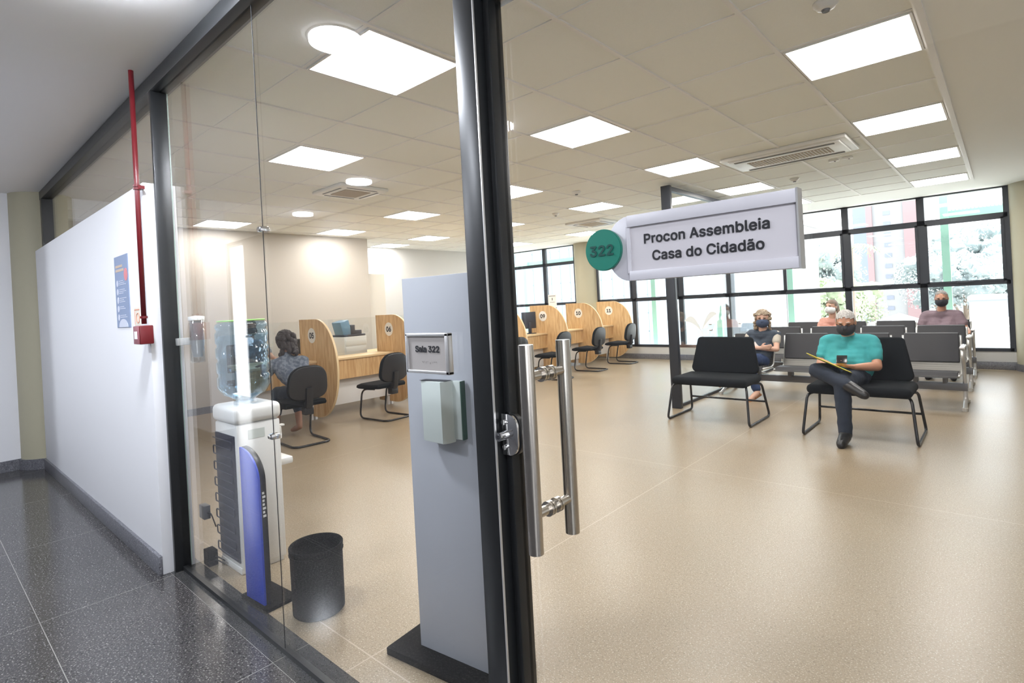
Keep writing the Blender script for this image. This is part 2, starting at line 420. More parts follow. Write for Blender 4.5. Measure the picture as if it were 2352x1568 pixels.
# ceilings
struct(B(-9.83, -0.27, 1.05, 9.72, CEIL, CEIL + 0.06), 'ceiling', m_ceiltile)
bm = bmesh.new(); box(bm, -0.27, 3.2, 1.05, 11.0, CEIL - 0.004, CEIL + 0.06); box(bm, -10.0, -0.27, 9.72, 11.0, CEIL - 0.004, CEIL + 0.06)
box(bm, -10.0, -9.83, 1.05, 9.72, CEIL - 0.004, CEIL + 0.06); struct(bm, 'ceiling_border', m_plaster)
struct(B(-11.5, 5.2, -2.0, 1.05, CEIL, CEIL + 0.1), 'ceiling_corridor', m_corrceil)
# ceiling grid of T bars
TW = 0.6375
bm = bmesh.new()
XL = [-0.27 - TW * k for k in range(16)]; YL = [1.52 + 0.63 * k for k in range(14)]
for x in XL: box(bm, x - 0.012, x + 0.012, 1.05, 9.72, CEIL - 0.010, CEIL + 0.002)
for i in range(len(XL) - 1):
    for y in YL: box(bm, XL[i + 1] + 0.012, XL[i] - 0.012, y - 0.011, y + 0.011, CEIL - 0.005, CEIL + 0.002)
struct(bm, 'trim_2', m_tbar)
struct(B(-0.27, -0.24, 1.05, 9.72, CEIL - 0.022, CEIL + 0.002), 'trim_3', m_tbar)
# walls of the room
struct(B(-9.0, -8.8, 1.1, 5.85, 0, CEIL), 'wall_left', m_beige)
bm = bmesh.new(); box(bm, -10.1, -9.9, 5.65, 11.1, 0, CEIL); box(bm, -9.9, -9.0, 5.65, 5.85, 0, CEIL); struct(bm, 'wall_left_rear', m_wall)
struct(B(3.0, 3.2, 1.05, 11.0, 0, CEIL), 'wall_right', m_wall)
# low wall under the windows, and the dark kerb at its foot
YW = 10.94
bm = bmesh.new(); box(bm, -9.9, -7.55, YW, YW + 0.16, 0, 0.27); box(bm, -7.2, 0.14, YW, YW + 0.16, 0, 0.27)
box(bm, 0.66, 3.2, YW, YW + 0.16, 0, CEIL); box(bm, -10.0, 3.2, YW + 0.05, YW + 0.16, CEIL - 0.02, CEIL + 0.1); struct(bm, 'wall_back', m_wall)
bm = bmesh.new(); box(bm, -9.9, 3.0, YW - 0.035, YW + 0.01, 0, 0.115, bev=0.006)
struct(bm, 'baseboard_back', m_base)
struct(B(-8.8, -8.785, 1.1, 5.85, 0, 0.1), 'baseboard_left', m_base)
# round columns by the windows
def column(name, x, y, r, label):
    bm = bmesh.new(); cyl(bm, (x, y, 0), (x, y, CEIL), r, n=48)
    o = struct(bm, name, m_column)
    bm = bmesh.new(); cyl(bm, (x, y, 0), (x, y, 0.10), r + 0.018, n=48); struct(bm, name.replace('column', 'baseboard_column'), m_base)
column('column_window', -7.40, 11.0, 0.30, None)
column('column_right', 0.47, 10.95, 0.37, None)
column('column_corridor', -7.32, 0.975, 0.235, None)

# windows
def window(name, xs, sash):
    root = bpy.data.objects.new(name, None); COL.objects.link(root); root['kind'] = 'structure'
    z0, z1 = 0.27, CEIL - 0.005
    bm = bmesh.new(); y0, y1 = YW - 0.01, YW + 0.06
    for i, x in enumerate(xs):
        w = 0.045 if i in (0, len(xs) - 1) else 0.05
        box(bm, x - w, x + w, y0, y1, z0, z1)
    a, b = xs[0], xs[-1]
    for z, h in ((z0, 0.05), (1.275, 0.065), (2.265, 0.075), (z1 - 0.02, 0.03)):
        box(bm, a, b, y0, y1, z, z + h)
    fin(bm, 'window_frame', m_frame, root)
    for i in range(len(xs) - 1):      # opening sash of each middle pane
        if not sash: continue
        p, q = xs[i] + 0.045, xs[i + 1] - 0.045; bm = bmesh.new(); yy = YW - 0.03
        for (u0, u1, v0, v1) in ((p, p + 0.035, 1.33, 2.275), (q - 0.035, q, 1.33, 2.275), (p, q, 1.325, 1.355), (p, q, 2.245, 2.28)):
            box(bm, u0, u1, yy, YW, v0, v1)
        mid = (p + q) / 2; box(bm, mid - 0.09, mid + 0.09, yy - 0.02, yy, 1.32, 1.345, bev=0.004)
        fin(bm, 'sash', m_frame, root)
    fin(B(a, b, YW + 0.022, YW + 0.028, z0, z1), 'pane', m_wglass, root)
window('window_1', [-9.86, -8.65, -7.70], False)
window('window_2', [-7.12, -6.15, -5.05, -4.07, -3.05, -2.0, -0.95, 0.08], True)

# ------------------------------------------------------------------ the corridor side
YG = 1.0
XE = -3.46
bm = B(-7.05, XE, 0.90, 1.06, 0, 2.14, bev=0.004); struct(bm, 'wall_corridor', m_wallc)
bm = bmesh.new(); box(bm, -7.05, XE + 0.004, 0.882, 0.90, 0, 0.105, bev=0.003); struct(bm, 'baseboard_corridor', m_base)
# the end wall beside the round column
bm = bmesh.new(); box(bm, -7.55, -7.30, -0.30, 0.78, 0, CEIL); box(bm, -7.55, -6.70, -0.55, -0.30, 0, CEIL); struct(bm, 'wall_corridor_end', m_wallc)
bm = bmesh.new(); box(bm, -7.30, -7.285, -0.285, 0.75, 0, 0.105); box(bm, -7.30, -6.70, -0.30, -0.285, 0, 0.105); box(bm, -6.70, -6.685, -0.55, -0.285, 0, 0.105); struct(bm, 'baseboard_corridor_end', m_base)
# wall behind the photographer with one opening and a wide one added for daylight
bm = bmesh.new(); Yb0, Yb1 = -2.12, -1.98
for x0, x1, z0, z1 in ((-11.5, -10.65, 0, CEIL), (-9.75, 1.6, 0, CEIL), (4.9, 5.2, 0, CEIL), (-10.65, -9.75, 2.68, CEIL), (1.6, 4.9, 2.6, CEIL), (1.6, 4.9, 0, 0.5)):
    box(bm, x0, x1, Yb0, Yb1, z0, z1)
struct(bm, 'wall_corridor_back', m_wallb)
struct(B(-11.6, -11.5, -2.0, 11.0, 0, CEIL), 'wall_corridor_far', m_wallc)
struct(B(5.1, 5.2, -2.0, 1.0, 0, CEIL), 'wall_corridor_right', m_wallc)
r = thing('balcony_railing', 'grey metal balcony railing outside the corridor window', 'railing', (-10.2, -2.4, 0))
bm = bmesh.new(); box(bm, -0.6, 0.6, -0.03, 0.03, 1.0, 1.04, bev=0.005); fin(bm, 'top_rail', m_beam, r)
bm = bmesh.new()
for k in range(9): cyl(bm, (-0.5 + k * 0.125, 0, 0.0), (-0.5 + k * 0.125, 0, 1.0), 0.008, n=8)
fin(bm, 'baluster_row', m_beam, r)
# framed glass partition
fr = bpy.data.objects.new('trim_4', None); COL.objects.link(fr); fr['kind'] = 'structure'
bm = bmesh.new(); box(bm, -7.05, 3.0, 0.95, 1.05, 2.645, 2.725, bev=0.003); fin(bm, 'top_rail', m_black, fr)
bm = bmesh.new(); box(bm, -3.456, -3.43, 0.952, 1.03, 0, 2.645, bev=0.002); fin(bm, 'post', m_black, fr)
fin(B(-7.02, -6.95, 0.95, 1.05, 2.14, 2.645), 'post', m_black, fr)
bm = bmesh.new(); box(bm, -0.995, -0.925, 0.945, 1.05, 0, 2.645, bev=0.003); fin(bm, 'post', m_black, fr)
fin(B(-3.43, -0.995, 0.988, 1.012, 0.001, 0.022), 'bottom_channel', m_black, fr)
fin(B(-0.925, 3.0, 0.955, 1.045, 2.125, 2.20, bev=0.002), 'transom', m_black, fr)
g = fin(B(-6.95, XE, 0.994, 1.004, 2.14, 2.645), 'transom_pane', m_glass, fr)
bm = B(-3.43, -2.236, 0.994, 1.004, 0.02, 2.645); o = struct(bm, 'window_3', m_glass)
bm = B(-2.230, -0.995, 0.994, 1.004, 0.02, 2.645); o = struct(bm, 'window_4', m_glass)
fin(B(-0.925, 3.0, 0.994, 1.004, 2.20, 2.645), 'transom_pane', m_glass, fr)
# dark butt joint with its two clips
sj = bpy.data.objects.new('trim_5', None); COL.objects.link(sj); sj['kind'] = 'structure'
fin(B(-2.2345, -2.2315, 0.9935, 0.9960, 0.02, 2.645), 'joint', m_ink, sj)
fin(B(-3.43, -3.428, 1.031, 1.036, 0.02, 2.645), 'glass_edge', m_edge, sj)
for z in (1.729, 0.886):
    c = thing('glass_clip', 'small chrome clip on the glass joint, the %s of the two' % ('upper' if z > 1 else 'lower'), 'clip', (-2.233, 0.99, z), 0, 'clips on the glass joint')
    bm = bmesh.new(); box(bm, -0.016, 0.018, -0.012, 0.026, -0.011, 0.011, bev=0.004); fin(bm, 'clip_body', m_chrome, c)
    bm = bmesh.new(); cyl(bm, (0, -0.018, 0), (0, -0.011, 0), 0.006); fin(bm, 'screw', m_chrome, c)
# glass door
d = bpy.data.objects.new('door_1', None); COL.objects.link(d); d['kind'] = 'structure'
fin(B(-0.899, 0.75, 0.998, 1.008, 0.012, 2.11), 'door_glass', m_glass, d)
bm = bmesh.new(); box(bm, -0.918, -0.899, 0.972, 1.02, 0.012, 2.12, bev=0.003); fin(bm, 'door_stile', m_black, d)
fin(B(-0.9235, -0.9205, 0.940, 0.945, 0.012, 2.12), 'aluminium_strip', m_alu, d)
bm = bmesh.new(); box(bm, 0.75, 0.80, 0.985, 1.03, 0.012, 2.12); fin(bm, 'door_stile', m_black, d)
struct(B(0.80, 3.0, 0.994, 1.004, 0.02, 2.125), 'window_5', m_glass)
# pull handle, both sides of the glass
def handle(y, zl):
    bm = bmesh.new(); cyl(bm, (-0.806, y, 0.808), (-0.806, y, 1.278), 0.0178, n=32)
    return fin(bm, 'handle_bar', m_steel, d)
handle(0.935, 0); handle(1.075, 0)
for z in (1.205, 0.893):
    bm = bmesh.new(); cyl(bm, (-0.806, 0.935, z), (-0.806, 1.075, z), 0.0115, n=24); fin(bm, 'handle_standoff', m_steel, d)
    bm = bmesh.new()
    for y in (0.982, 0.990, 1.012, 1.020): cyl(bm, (-0.806, y, z), (-0.806, y + 0.006, z), 0.0175, n=24)
    fin(bm, 'handle_collar', m_steel, d)
# lock
lk = thing('door_lock', 'chrome patch lock with a keyed cylinder on the black door edge', 'lock', (-0.917, 0.968, 1.058))
pts = []
for k in range(9): a = PI / 2 - PI / 2 * k / 8; pts.append((0.018 + 0.030 * math.cos(a), 0.020 + 0.030 * math.sin(a)))
for k in range(9): a = 0 - PI / 2 * k / 8; pts.append((0.018 + 0.030 * math.cos(a), -0.020 + 0.030 * math.sin(a)))
pts += [(-0.002, -0.05), (-0.002, 0.05)]
bm = bmesh.new(); prism(bm, pts, -0.006, 0.004, 'Y', bev=0.002); fin(bm, 'lock_plate', m_chrome, lk)
bm = bmesh.new(); prism(bm, [(a * 1.04 + 0.001, b * 1.02) for a, b in pts], 0.004, 0.017, 'Y'); fin(bm, 'lock_case', m_black, lk)
bm = bmesh.new(); cyl(bm, (0.012, -0.034, 0), (0.012, -0.004, 0), 0.0105, n=24); fin(bm, 'lock_cylinder', m_chrome, lk)
bm = bmesh.new(); cyl(bm, (0.012, -0.0352, 0), (0.012, -0.0338, 0), 0.0055, n=20); fin(bm, 'keyhole', m_ink, lk)
for z in (0.030, -0.030):
    bm = bmesh.new(); cyl(bm, (0.008, -0.011, z), (0.008, -0.005, z), 0.0062, n=20); fin(bm, 'screw', m_chrome, lk)

# fire alarm conduit
cd = thing('conduit', 'dark red conduit pipe running down from the corridor ceiling', 'pipe', (-3.435, 0.868, 1.37))
fin(T((0, 0, 0.0), (0, 0, CEIL - 1.37), r=0.0125, n=16), 'pipe', m_red, cd)
for z in (0.72, 0.735, 0.03):
    bm = bmesh.new(); cyl(bm, (0, 0, z), (0, 0, z + 0.012), 0.018, n=20); fin(bm, 'coupling', m_red, cd)
bm = bmesh.new(); box(bm, -0.02, 0.02, 0.0, 0.031, 0.725, 0.742); fin(bm, 'bracket', m_red, cd)
cp = thing('fire_call_point', 'red fire alarm call point box at the foot of the conduit', 'alarm box', (-3.435, 0.86, 1.31))
bm = bmesh.new(); box(bm, -0.052, 0.045, -0.026, 0.039, -0.048, 0.052, bev=0.006); fin(bm, 'case', m_red, cp)
bm = bmesh.new(); box(bm, -0.050, 0.043, -0.032, -0.026, -0.046, 0.050, bev=0.003); fin(bm, 'face', m_redl, cp)
fin(B(-0.028, 0.022, -0.0335, -0.032, -0.018, 0.022), 'window_glass', m_paper, cp)

# posters on the corridor wall
ps = thing('health_poster', 'tall faded blue poster with white icons on the corridor wall', 'poster', (-3.965, 0.898, 1.57))
m_pblue = mat('poster_blue', (0.27, 0.34, 0.50), 0.5); m_pora = mat('poster_orange', (0.62, 0.48, 0.36), 0.5); m_pred = mat('poster_red', (0.75, 0.25, 0.27), 0.5)
m_pic = mat('poster_white', (0.66, 0.69, 0.80), 0.5)
fin(B(-0.148, 0.148, -0.002, 0.0015, -0.215, 0.22), 'sheet', m_pblue, ps)
bm = bmesh.new(); box(bm, -0.12, 0.03, -0.003, -0.002, 0.15, 0.165); box(bm, -0.12, 0.06, -0.003, -0.002, 0.125, 0.140); fin(bm, 'heading', m_pora, ps)
bm = bmesh.new(); cyl(bm, (0.10, -0.003, 0.10), (0.10, -0.002, 0.10), 0.038, n=28); fin(bm, 'red_dot', m_pred, ps)
bm = bmesh.new()
for k in range(5):
    z = 0.055 - k * 0.052
    cyl(bm, (-0.095, -0.003, z), (-0.095, -0.002, z), 0.020, n=20)
    for j in range(2 if k > 2 else 3): box(bm, -0.06, 0.03 + 0.03 * ((k + j) % 3), -0.003, -0.002, z + 0.010 - j * 0.011, z + 0.014 - j * 0.011)
fin(bm, 'icon_list', m_pic, ps)
bm = bmesh.new()
prism(bm, [(0.10 * math.cos(a), -0.213 + 0.05 * math.sin(a)) for a in [PI * k / 14 for k in range(15)]], -0.003, -0.002, 'Y')
fin(bm, 'figure_shape', m_pic, ps)
sp_ = thing('notice_sheet', 'small cream notice with a red outline beside the red conduit', 'notice', (-3.675, 0.898, 1.41))
fin(B(-0.055, 0.062, -0.002, 0.0015, -0.055, 0.055), 'sheet', mat('cream_paper', (0.80, 0.74, 0.64), 0.6), sp_)
bm = bmesh.new(); m_or = mat('orange_print', (0.75, 0.28, 0.16), 0.6)
for a in ((-0.045, 0.05, 0.040, 0.045), (-0.045, -0.041, -0.04, 0.045)): box(bm, a[0], a[1], -0.003, -0.002, a[2], a[3])
tube(bm, [(0.02 + 0.028 * math.cos(t), -0.0028, -0.005 + 0.028 * math.sin(t)) for t in [2 * PI * k / 20 for k in range(20)]], 0.0022, closed=True, n=5)
fin(bm, 'print', m_or, sp_)

# corridor ceiling lights (round, surface mounted)
def downlight(x, y, lab):
    t = thing('round_ceiling_light', lab, 'ceiling light', (x, y, CEIL), 0, 'round lights of the corridor ceiling')
    bm = bmesh.new(); lathe(bm, [(0.001, 0), (0.128, 0), (0.130, -0.004), (0.118, -0.006)], n=32); fin(bm, 'ring', m_lampw, t)
    bm = bmesh.new(); lathe(bm, [(0.118, -0.006), (0.118, -0.030), (0.08, -0.036), (0.001, -0.038)], n=32); fin(bm, 'diffuser', m_down, t)
downlight(-2.8, -1.06, 'round white corridor light mirrored beside the black door post')
downlight(-6.9, -1.62, 'round white corridor light mirrored left of the small air vent')
downlight(-4.9, -1.2, 'added round white corridor light between the other two')  # extra lamp added to brighten the corridor
downlight(-2.40, 0.52, 'round white corridor light close to the glass partition')
downlight(0.6, -0.6, 'added round white corridor light above the photographer, out of view')  # unseen lamp added for more light on the corridor walls

# ------------------------------------------------------------------ signs
sg = thing('room_sign', 'grey sign reading Procon Assembleia Casa do Cidadão on the glass door', 'sign', (0, 0.978, 0))
xl, xr, zb, zt = -0.605, -0.243, 1.405, 1.534
pts = [(xr, zb), (xr, zt)]
rr = (zt - zb) / 2; zc = (zt + zb) / 2; cx = xl + rr * 0.8
for k in range(17):
    a = PI / 2 + PI * k / 16; pts.append((cx + rr * 0.8 * math.cos(a), zc + rr * math.sin(a)))
bm = bmesh.new(); prism(bm, pts, -0.004, 0.016, 'Y', bev=0.0012); fin(bm, 'backing', m_sign, sg)
bm = bmesh.new(); box(bm, -0.548, -0.244, -0.0055, -0.004, 1.424, 1.511); fin(bm, 'name_plate', m_signf, sg)
bm = bmesh.new(); box(bm, -0.552, -0.243, -0.010, -0.004, 1.511, 1.534, bev=0.001); box(bm, -0.552, -0.243, -0.010, -0.004, 1.405, 1.424, bev=0.001); box(bm, -0.556, -0.548, -0.0075, -0.004, 1.420, 1.513)
fin(bm, 'sign_rail', m_sign, sg)
fin(B(-0.2435, -0.2405, -0.0105, 0.016, 1.404, 1.535), 'end_cap', m_alu, sg)
text('lettering', 'Procon Assembleia', 0.0350, (-0.402, -0.0062, 1.4845), m_ink, sg, bold=0.0006, sx=1.035, space=1.02)
text('lettering', 'Casa do Cidadão', 0.0350, (-0.399, -0.0062, 1.4510), m_ink, sg, bold=0.0006, sx=1.035, space=1.02)
bm = bmesh.new(); cyl(bm, (-0.609, -0.0125, 1.472), (-0.609, -0.004, 1.472), 0.0425, n=56); bmesh.ops.bevel(bm, geom=[e for e in bm.edges if len(e.link_faces) == 2 and e.calc_face_angle() > 1], offset=0.001, segments=2, affect='EDGES'); dk = fin(bm, 'number_disc', m_green, sg)
text('lettering', '322', 0.040, (-0.611, -0.0133, 1.471), m_gtext, sg, bold=0.0008, sx=1.1)

pq = thing('room_plaque', 'framed grey plaque reading Sala 322 above the dispenser', 'sign', (-1.208, 0.985, 1.246))
fin(B(-0.088, 0.088, -0.004, 0.004, -0.052, 0.052), 'plate', m_plaq, pq)
bm = bmesh.new(); w, h, q = 0.093, 0.0565, 0.009
for a in ((-w, w, h - q, h), (-w, w, -h, -h + q), (-w, -w + q, -h, h), (w - q * 1.5, w, -h, h)): box(bm, a[0], a[1], -0.010, 0.008, a[2], a[3], bev=0.002)
fin(bm, 'frame', m_alu, pq)
text('lettering', 'Sala 322', 0.0320, (0.0, -0.0052, 0.012), m_ink, pq, bold=0.0009, sx=1.12)
bm = bmesh.new()
for i, pat in enumerate(((0, 1, 3), (0,), (0, 1, 2), (0,), (2, 3, 4), (0, 3), (0, 1), (0, 1))):
    for b in pat: ell(bm, (-0.026 + i * 0.0085 + 0.003 * (b % 2), -0.0045, -0.023 - 0.003 * (b // 2)), 0.0009, n=8)
fin(bm, 'braille', m_plaq, pq)

# ------------------------------------------------------------------ totem with dispenser
tr = math.radians(7)
tt = thing('totem_stand', 'tall pale grey totem panel on a black foot plate behind the glass', 'stand', (-1.615, 1.375, 0), tr)
bm = bmesh.new(); box(bm, -0.177, 0.177, -0.014, 0.010, 0.03, 1.495, bev=0.002); fin(bm, 'panel', m_totem, tt)
bm = bmesh.new(); box(bm, 0.177, 0.183, -0.014, 0.010, 0.03, 1.495); fin(bm, 'panel_edge', m_totemedge, tt)
bm = bmesh.new(); box(bm, -0.29, 0.275, -0.095, 0.135, 0, 0.030, bev=0.004); fin(bm, 'foot_plate', m_bin, tt)
ds = thing('gel_dispenser', 'pale green sanitiser dispenser fixed to the totem below the plaque', 'dispenser', (-1.575, 1.362, 0.99), tr)
bm = bmesh.new(); box(bm, -0.085, 0.085, -0.025, -0.001, -0.105, 0.11, bev=0.004); fin(bm, 'back_plate', m_disp, ds)
bm = bmesh.new()
prism(bm, [(-0.090, -0.02), (-0.082, -0.052), (0.03, -0.070), (0.048, -0.048), (0.050, -0.02)], -0.115, 0.112, 'Z', bev=0.003); fin(bm, 'cover', m_disp, ds)
fin(B(-0.085, 0.045, -0.058, -0.022, 0.1125, 0.1135), 'lid_gap', m_ink, ds)
fin(B(0.086, 0.090, -0.024, -0.001, -0.105, 0.11), 'side_seal', mat('dark_green_edge', (0.03, 0.07, 0.05), 0.3), ds)

# blue stand
bs = thing('display_stand', 'narrow blue stand with rounded top beside the water cooler', 'stand', (-2.72, 1.09, 0), math.radians(4))
pts = [(-0.085, 0.02), (0.085, 0.02), (0.085, 0.60)]
for k in range(1, 11): a = PI / 2 * k / 10; pts.append((0.085 - 0.17 * (1 - math.cos(a)), 0.60 + 0.145 * math.sin(a)))
bm = bmesh.new(); prism(bm, pts, -0.008, 0.002, 'Y', bev=0.001); fin(bm, 'front_panel', m_blue, bs)
bm = bmesh.new(); prism(bm, pts, 0.003, 0.030, 'Y', bev=0.002); fin(bm, 'back_panel', m_black, bs)
bm = bmesh.new(); box(bm, -0.13, 0.125, -0.015, 0.14, 0.0, 0.018, bev=0.003); fin(bm, 'foot_plate', m_bin, bs)
bm = bmesh.new()
for k, w in enumerate((3, 2, 3, 2, 2, 3, 2)): box(bm, 0.0852, 0.0858, 0.008, 0.008 + 0.005 * w, 0.43 + k * 0.018, 0.441 + k * 0.018)
fin(bm, 'side_print', m_paper, bs)

# bin
bn = thing('waste_bin', 'black round plastic waste bin standing behind the glass', 'bin', (-2.432, 1.252, 0))
bm = bmesh.new(); lathe(bm, [(0.001, 0.002), (0.110, 0.002), (0.115, 0.008), (0.117, 0.285), (0.120, 0.288), (0.121, 0.304), (0.118, 0.308), (0.112, 0.304), (0.110, 0.28), (0.105, 0.012), (0.001, 0.01)], n=48)
b0 = fin(bm, 'tub', m_bin, bn)
bm = bmesh.new(); tube(bm, [(0.118 * math.cos(t), 0.118 * math.sin(t), 0.275) for t in [2 * PI * k / 40 for k in range(40)]], 0.004, closed=True, n=6); fin(bm, 'rim_band', m_bin, bn)
bm = bmesh.new(); tube(bm, [(-0.115, -0.03, 0.275), (-0.126, -0.02, 0.25), (-0.116, -0.02, 0.20)], 0.006, n=8); fin(bm, 'handle', m_bin, bn)

# ------------------------------------------------------------------ water cooler
wc = thing('water_cooler', 'white water cooler with a black back standing by the glass', 'water cooler', (-3.225, 1.285, 0), 0)
bm = bmesh.new(); box(bm, -0.15, 0.15, -0.115, 0.125, 0.02, 0.80, bev=0.012); c0 = fin(bm, 'body', m_plastic, wc)
bm = bmesh.new(); box(bm, -0.158, 0.158, -0.128, 0.135, 0.80, 0.895, bev=0.03, seg=4); fin(bm, 'top_cover', m_plastic, wc)
fin(B(-0.135, 0.125, -0.121, -0.114, 0.06, 0.74), 'back_panel', m_navy, wc)
bm = bmesh.new(); pts = []
for k in range(15):
    z = 0.08 + k * 0.045; x = 0.13; pts += [(-x - 0.015, -0.130, z), (x - 0.02, -0.130, z)] if k % 2 else [(x - 0.02, -0.130, z), (-x - 0.015, -0.130, z)]
tube(bm, pts, 0.0035, fr=0.012, n=6); fin(bm, 'cooling_coil', m_navy, wc)
bm = bmesh.new(); box(bm, -0.14, 0.14, -0.12, 0.11, 0.0, 0.035, bev=0.004); fin(bm, 'foot', m_plastic, wc)
for x in (-0.05, 0.06):
    bm = bmesh.new(); box(bm, x - 0.018, x + 0.018, 0.12, 0.165, 0.70, 0.735, bev=0.006); cyl(bm, (x, 0.158, 0.715), (x, 0.158, 0.665), 0.012, n=14); box(bm, x - 0.014, x + 0.014, 0.145, 0.185, 0.735, 0.745, bev=0.002)
    fin(bm, 'tap', m_plastic, wc)
bm = bmesh.new(); box(bm, -0.10, 0.12, 0.12, 0.205, 0.52, 0.56, bev=0.01); fin(bm, 'drip_tray', m_plastic, wc)
fin(B(0.1503, 0.151, -0.055, 0.035, 0.715, 0.765), 'rating_label', m_disp, wc)
bo = thing('water_bottle', 'clear blue water bottle upside down on the white cooler', 'bottle', (-3.225, 1.285, 0.895))
prof = [(0.028, 0.0), (0.03, 0.02), (0.05, 0.03), (0.11, 0.055), (0.132, 0.09)]
for k in range(4):
    z = 0.10 + k * 0.082; prof += [(0.137, z), (0.138, z + 0.05), (0.130, z + 0.062), (0.130, z + 0.072)]
prof += [(0.137, 0.43), (0.134, 0.447), (0.122, 0.458), (0.001, 0.456)]
bm = bmesh.new(); lathe(bm, prof, n=40); fin(bm, 'bottle_shell', m_bottle, bo)
bm = bmesh.new(); lathe(bm, [(0.001, 0.459), (0.124, 0.461), (0.126, 0.466), (0.120, 0.470), (0.001, 0.470)], n=40); fin(bm, 'base_cover', m_capg, bo)
bm = bmesh.new(); lathe(bm, [(0.026, 0.005), (0.10, 0.055), (0.128, 0.10), (0.128, 0.385), (0.001, 0.386)], n=32); fin(bm, 'water', m_water, bo)
bm = bmesh.new(); lathe(bm, [(0.06, -0.002), (0.058, 0.012), (0.03, 0.014)], n=32); fin(bm, 'collar', m_plastic, bo)
# sockets and cables near the post
sk = thing('power_socket', 'grey power socket low on the black post behind the glass', 'socket', (-3.39, 1.10, 0.30))
bm = bmesh.new(); box(bm, -0.03, 0.045, -0.02, 0.015, -0.035, 0.04, bev=0.004); fin(bm, 'socket_body', m_beam, sk)
bm = T((0.045, 0, 0.0), (0.09, 0.0, 0.01), (0.13, 0.01, -0.06), r=0.0035, fr=0.04, n=8); fin(bm, 'cord', m_ink, sk)
sk2 = thing('plug_box', 'dark floor plug box with two cords at the foot of the post', 'socket', (-3.39, 1.12, 0.0))
bm = bmesh.new(); box(bm, -0.03, 0.05, -0.03, 0.02, 0.0, 0.085, bev=0.004); fin(bm, 'box_body', m_bin, sk2)
for z in (0.03, 0.05):
    fin(T((0.05, 0, z), (0.09, 0.005, z + 0.01), (0.12, 0.03, z - 0.015), r=0.0035, fr=0.04, n=8), 'cord', m_ink, sk2)

cu_ = thing('cup_dispenser', 'translucent plastic cup dispenser beside the black post, above the water cooler cords', 'dispenser', (-3.365, 1.10, 1.14))
m_cup = glassmat('milky_plastic', (0.80, 0.82, 0.84), 0.12, 3.0)
bm = bmesh.new(); lathe(bm, [(0.001, 0.0), (0.036, 0.0), (0.038, 0.01), (0.038, 0.235), (0.034, 0.24)], n=28); fin(bm, 'tube', m_cup, cu_)
bm = bmesh.new()
for k in range(9): lathe(bm, [(0.024, 0.03 + k * 0.018), (0.033, 0.085 + k * 0.018), (0.034, 0.087 + k * 0.018)], n=20)
o = fin(bm, 'cup_stack', m_plastic, cu_)
bm = bmesh.new(); lathe(bm, [(0.041, 0.235), (0.041, 0.255), (0.001, 0.262)], n=28); fin(bm, 'cap', m_plastic, cu_)
bm = bmesh.new(); box(bm, -0.066, -0.030, -0.09, -0.012, 0.10, 0.14, bev=0.003); fin(bm, 'bracket', m_plastic, cu_)

# ------------------------------------------------------------------ ceiling things
def cell(i, j): return (-0.27 - TW * (i + 0.5), 1.52 + 0.63 * (j + 0.5))
lab_rows = {0: 'right edge of the tiled ceiling', 3: 'second row from the right edge', 6: 'row over the middle of the room', 9: 'row toward the service desks', 12: 'row over the service desks', 14: 'row nearest the left wall'}
def panel():
    t = thing('ceiling_light_panel', 'x', 'ceiling light', (0, 0, CEIL), 0, 'square light panels of the room')
    bm = bmesh.new(); a, b = 0.3, 0.288
    for q in ((-a, a, b, a), (-a, a, -a, -b), (-a, -b, -b, b), (b, a, -b, b)): box(bm, q[0], q[1], q[2], q[3], -0.012, 0.0)
    fin(bm, 'frame', m_lampw, t)
    bm = bmesh.new(); vs = [bm.verts.new(v) for v in ((-b, -b, -0.008), (-b, b, -0.008), (b, b, -0.008), (b, -b, -0.008))]; bm.faces.new(vs)
    o = fin(bm, 'diffuser', m_diff, t, smooth=False)
    return t
ordw = ['nearest', 'second nearest', 'third', 'fourth', 'farthest']
spots = {0: [(3, 0), (6, 1), (9, 2), (12, 3)], 3: [(0, 0), (3, 1), (6, 2), (9, 3), (12, 4)], 6: [(1, 0), (5, 1), (8, 2), (12, 3)], 9: [(5, 0), (8, 1), (12, 2)], 12: [(2, 0), (5, 1), (8, 2), (12, 3)], 14: [(8, 0)]}
p0 = None
for i, lst in spots.items():
    for j, k in lst:
        x, y = cell(i, j); lab = 'square white light panel, %s in the %s' % (ordw[k], lab_rows[i])
        if p0 is None: p0 = panel(); p0.location = (x, y, CEIL); p0['label'] = lab
        else: dup(p0, (x, y, CEIL), label=lab)
# big ceiling air conditioner
ac = thing('ceiling_air_conditioner', 'long white ceiling air conditioner with a slatted intake grille', 'air conditioner', (-1.55, 5.97, CEIL))
bm = bmesh.new(); box(bm, -0.56, 0.56, -0.33, 0.33, -0.035, 0.0, bev=0.012, seg=3); fin(bm, 'housing', m_plastic, ac)
bm = bmesh.new(); box(bm, -0.50, 0.50, -0.27, 0.27, -0.05, -0.03, bev=0.01, seg=3); fin(bm, 'cover', m_plastic, ac)
m_grille = mat('grille_beige', (0.38, 0.31, 0.22), 0.6)
fin(B(-0.36, 0.38, -0.12, 0.13, -0.053, -0.049), 'intake_back', m_grille, ac)
bm = bmesh.new()
for k in range(26): box(bm, -0.355 + k * 0.0288, -0.349 + k * 0.0288, -0.115, 0.125, -0.057, -0.052)
fin(bm, 'intake_slats', m_lampw, ac)
bm = bmesh.new(); box(bm, -0.45, 0.45, -0.245, -0.20, -0.054, -0.048, bev=0.002); box(bm, -0.45, 0.45, 0.205, 0.25, -0.054, -0.048, bev=0.002)
fin(bm, 'air_outlet', mat('outlet_shadow', (0.12, 0.11, 0.10), 0.6), ac)
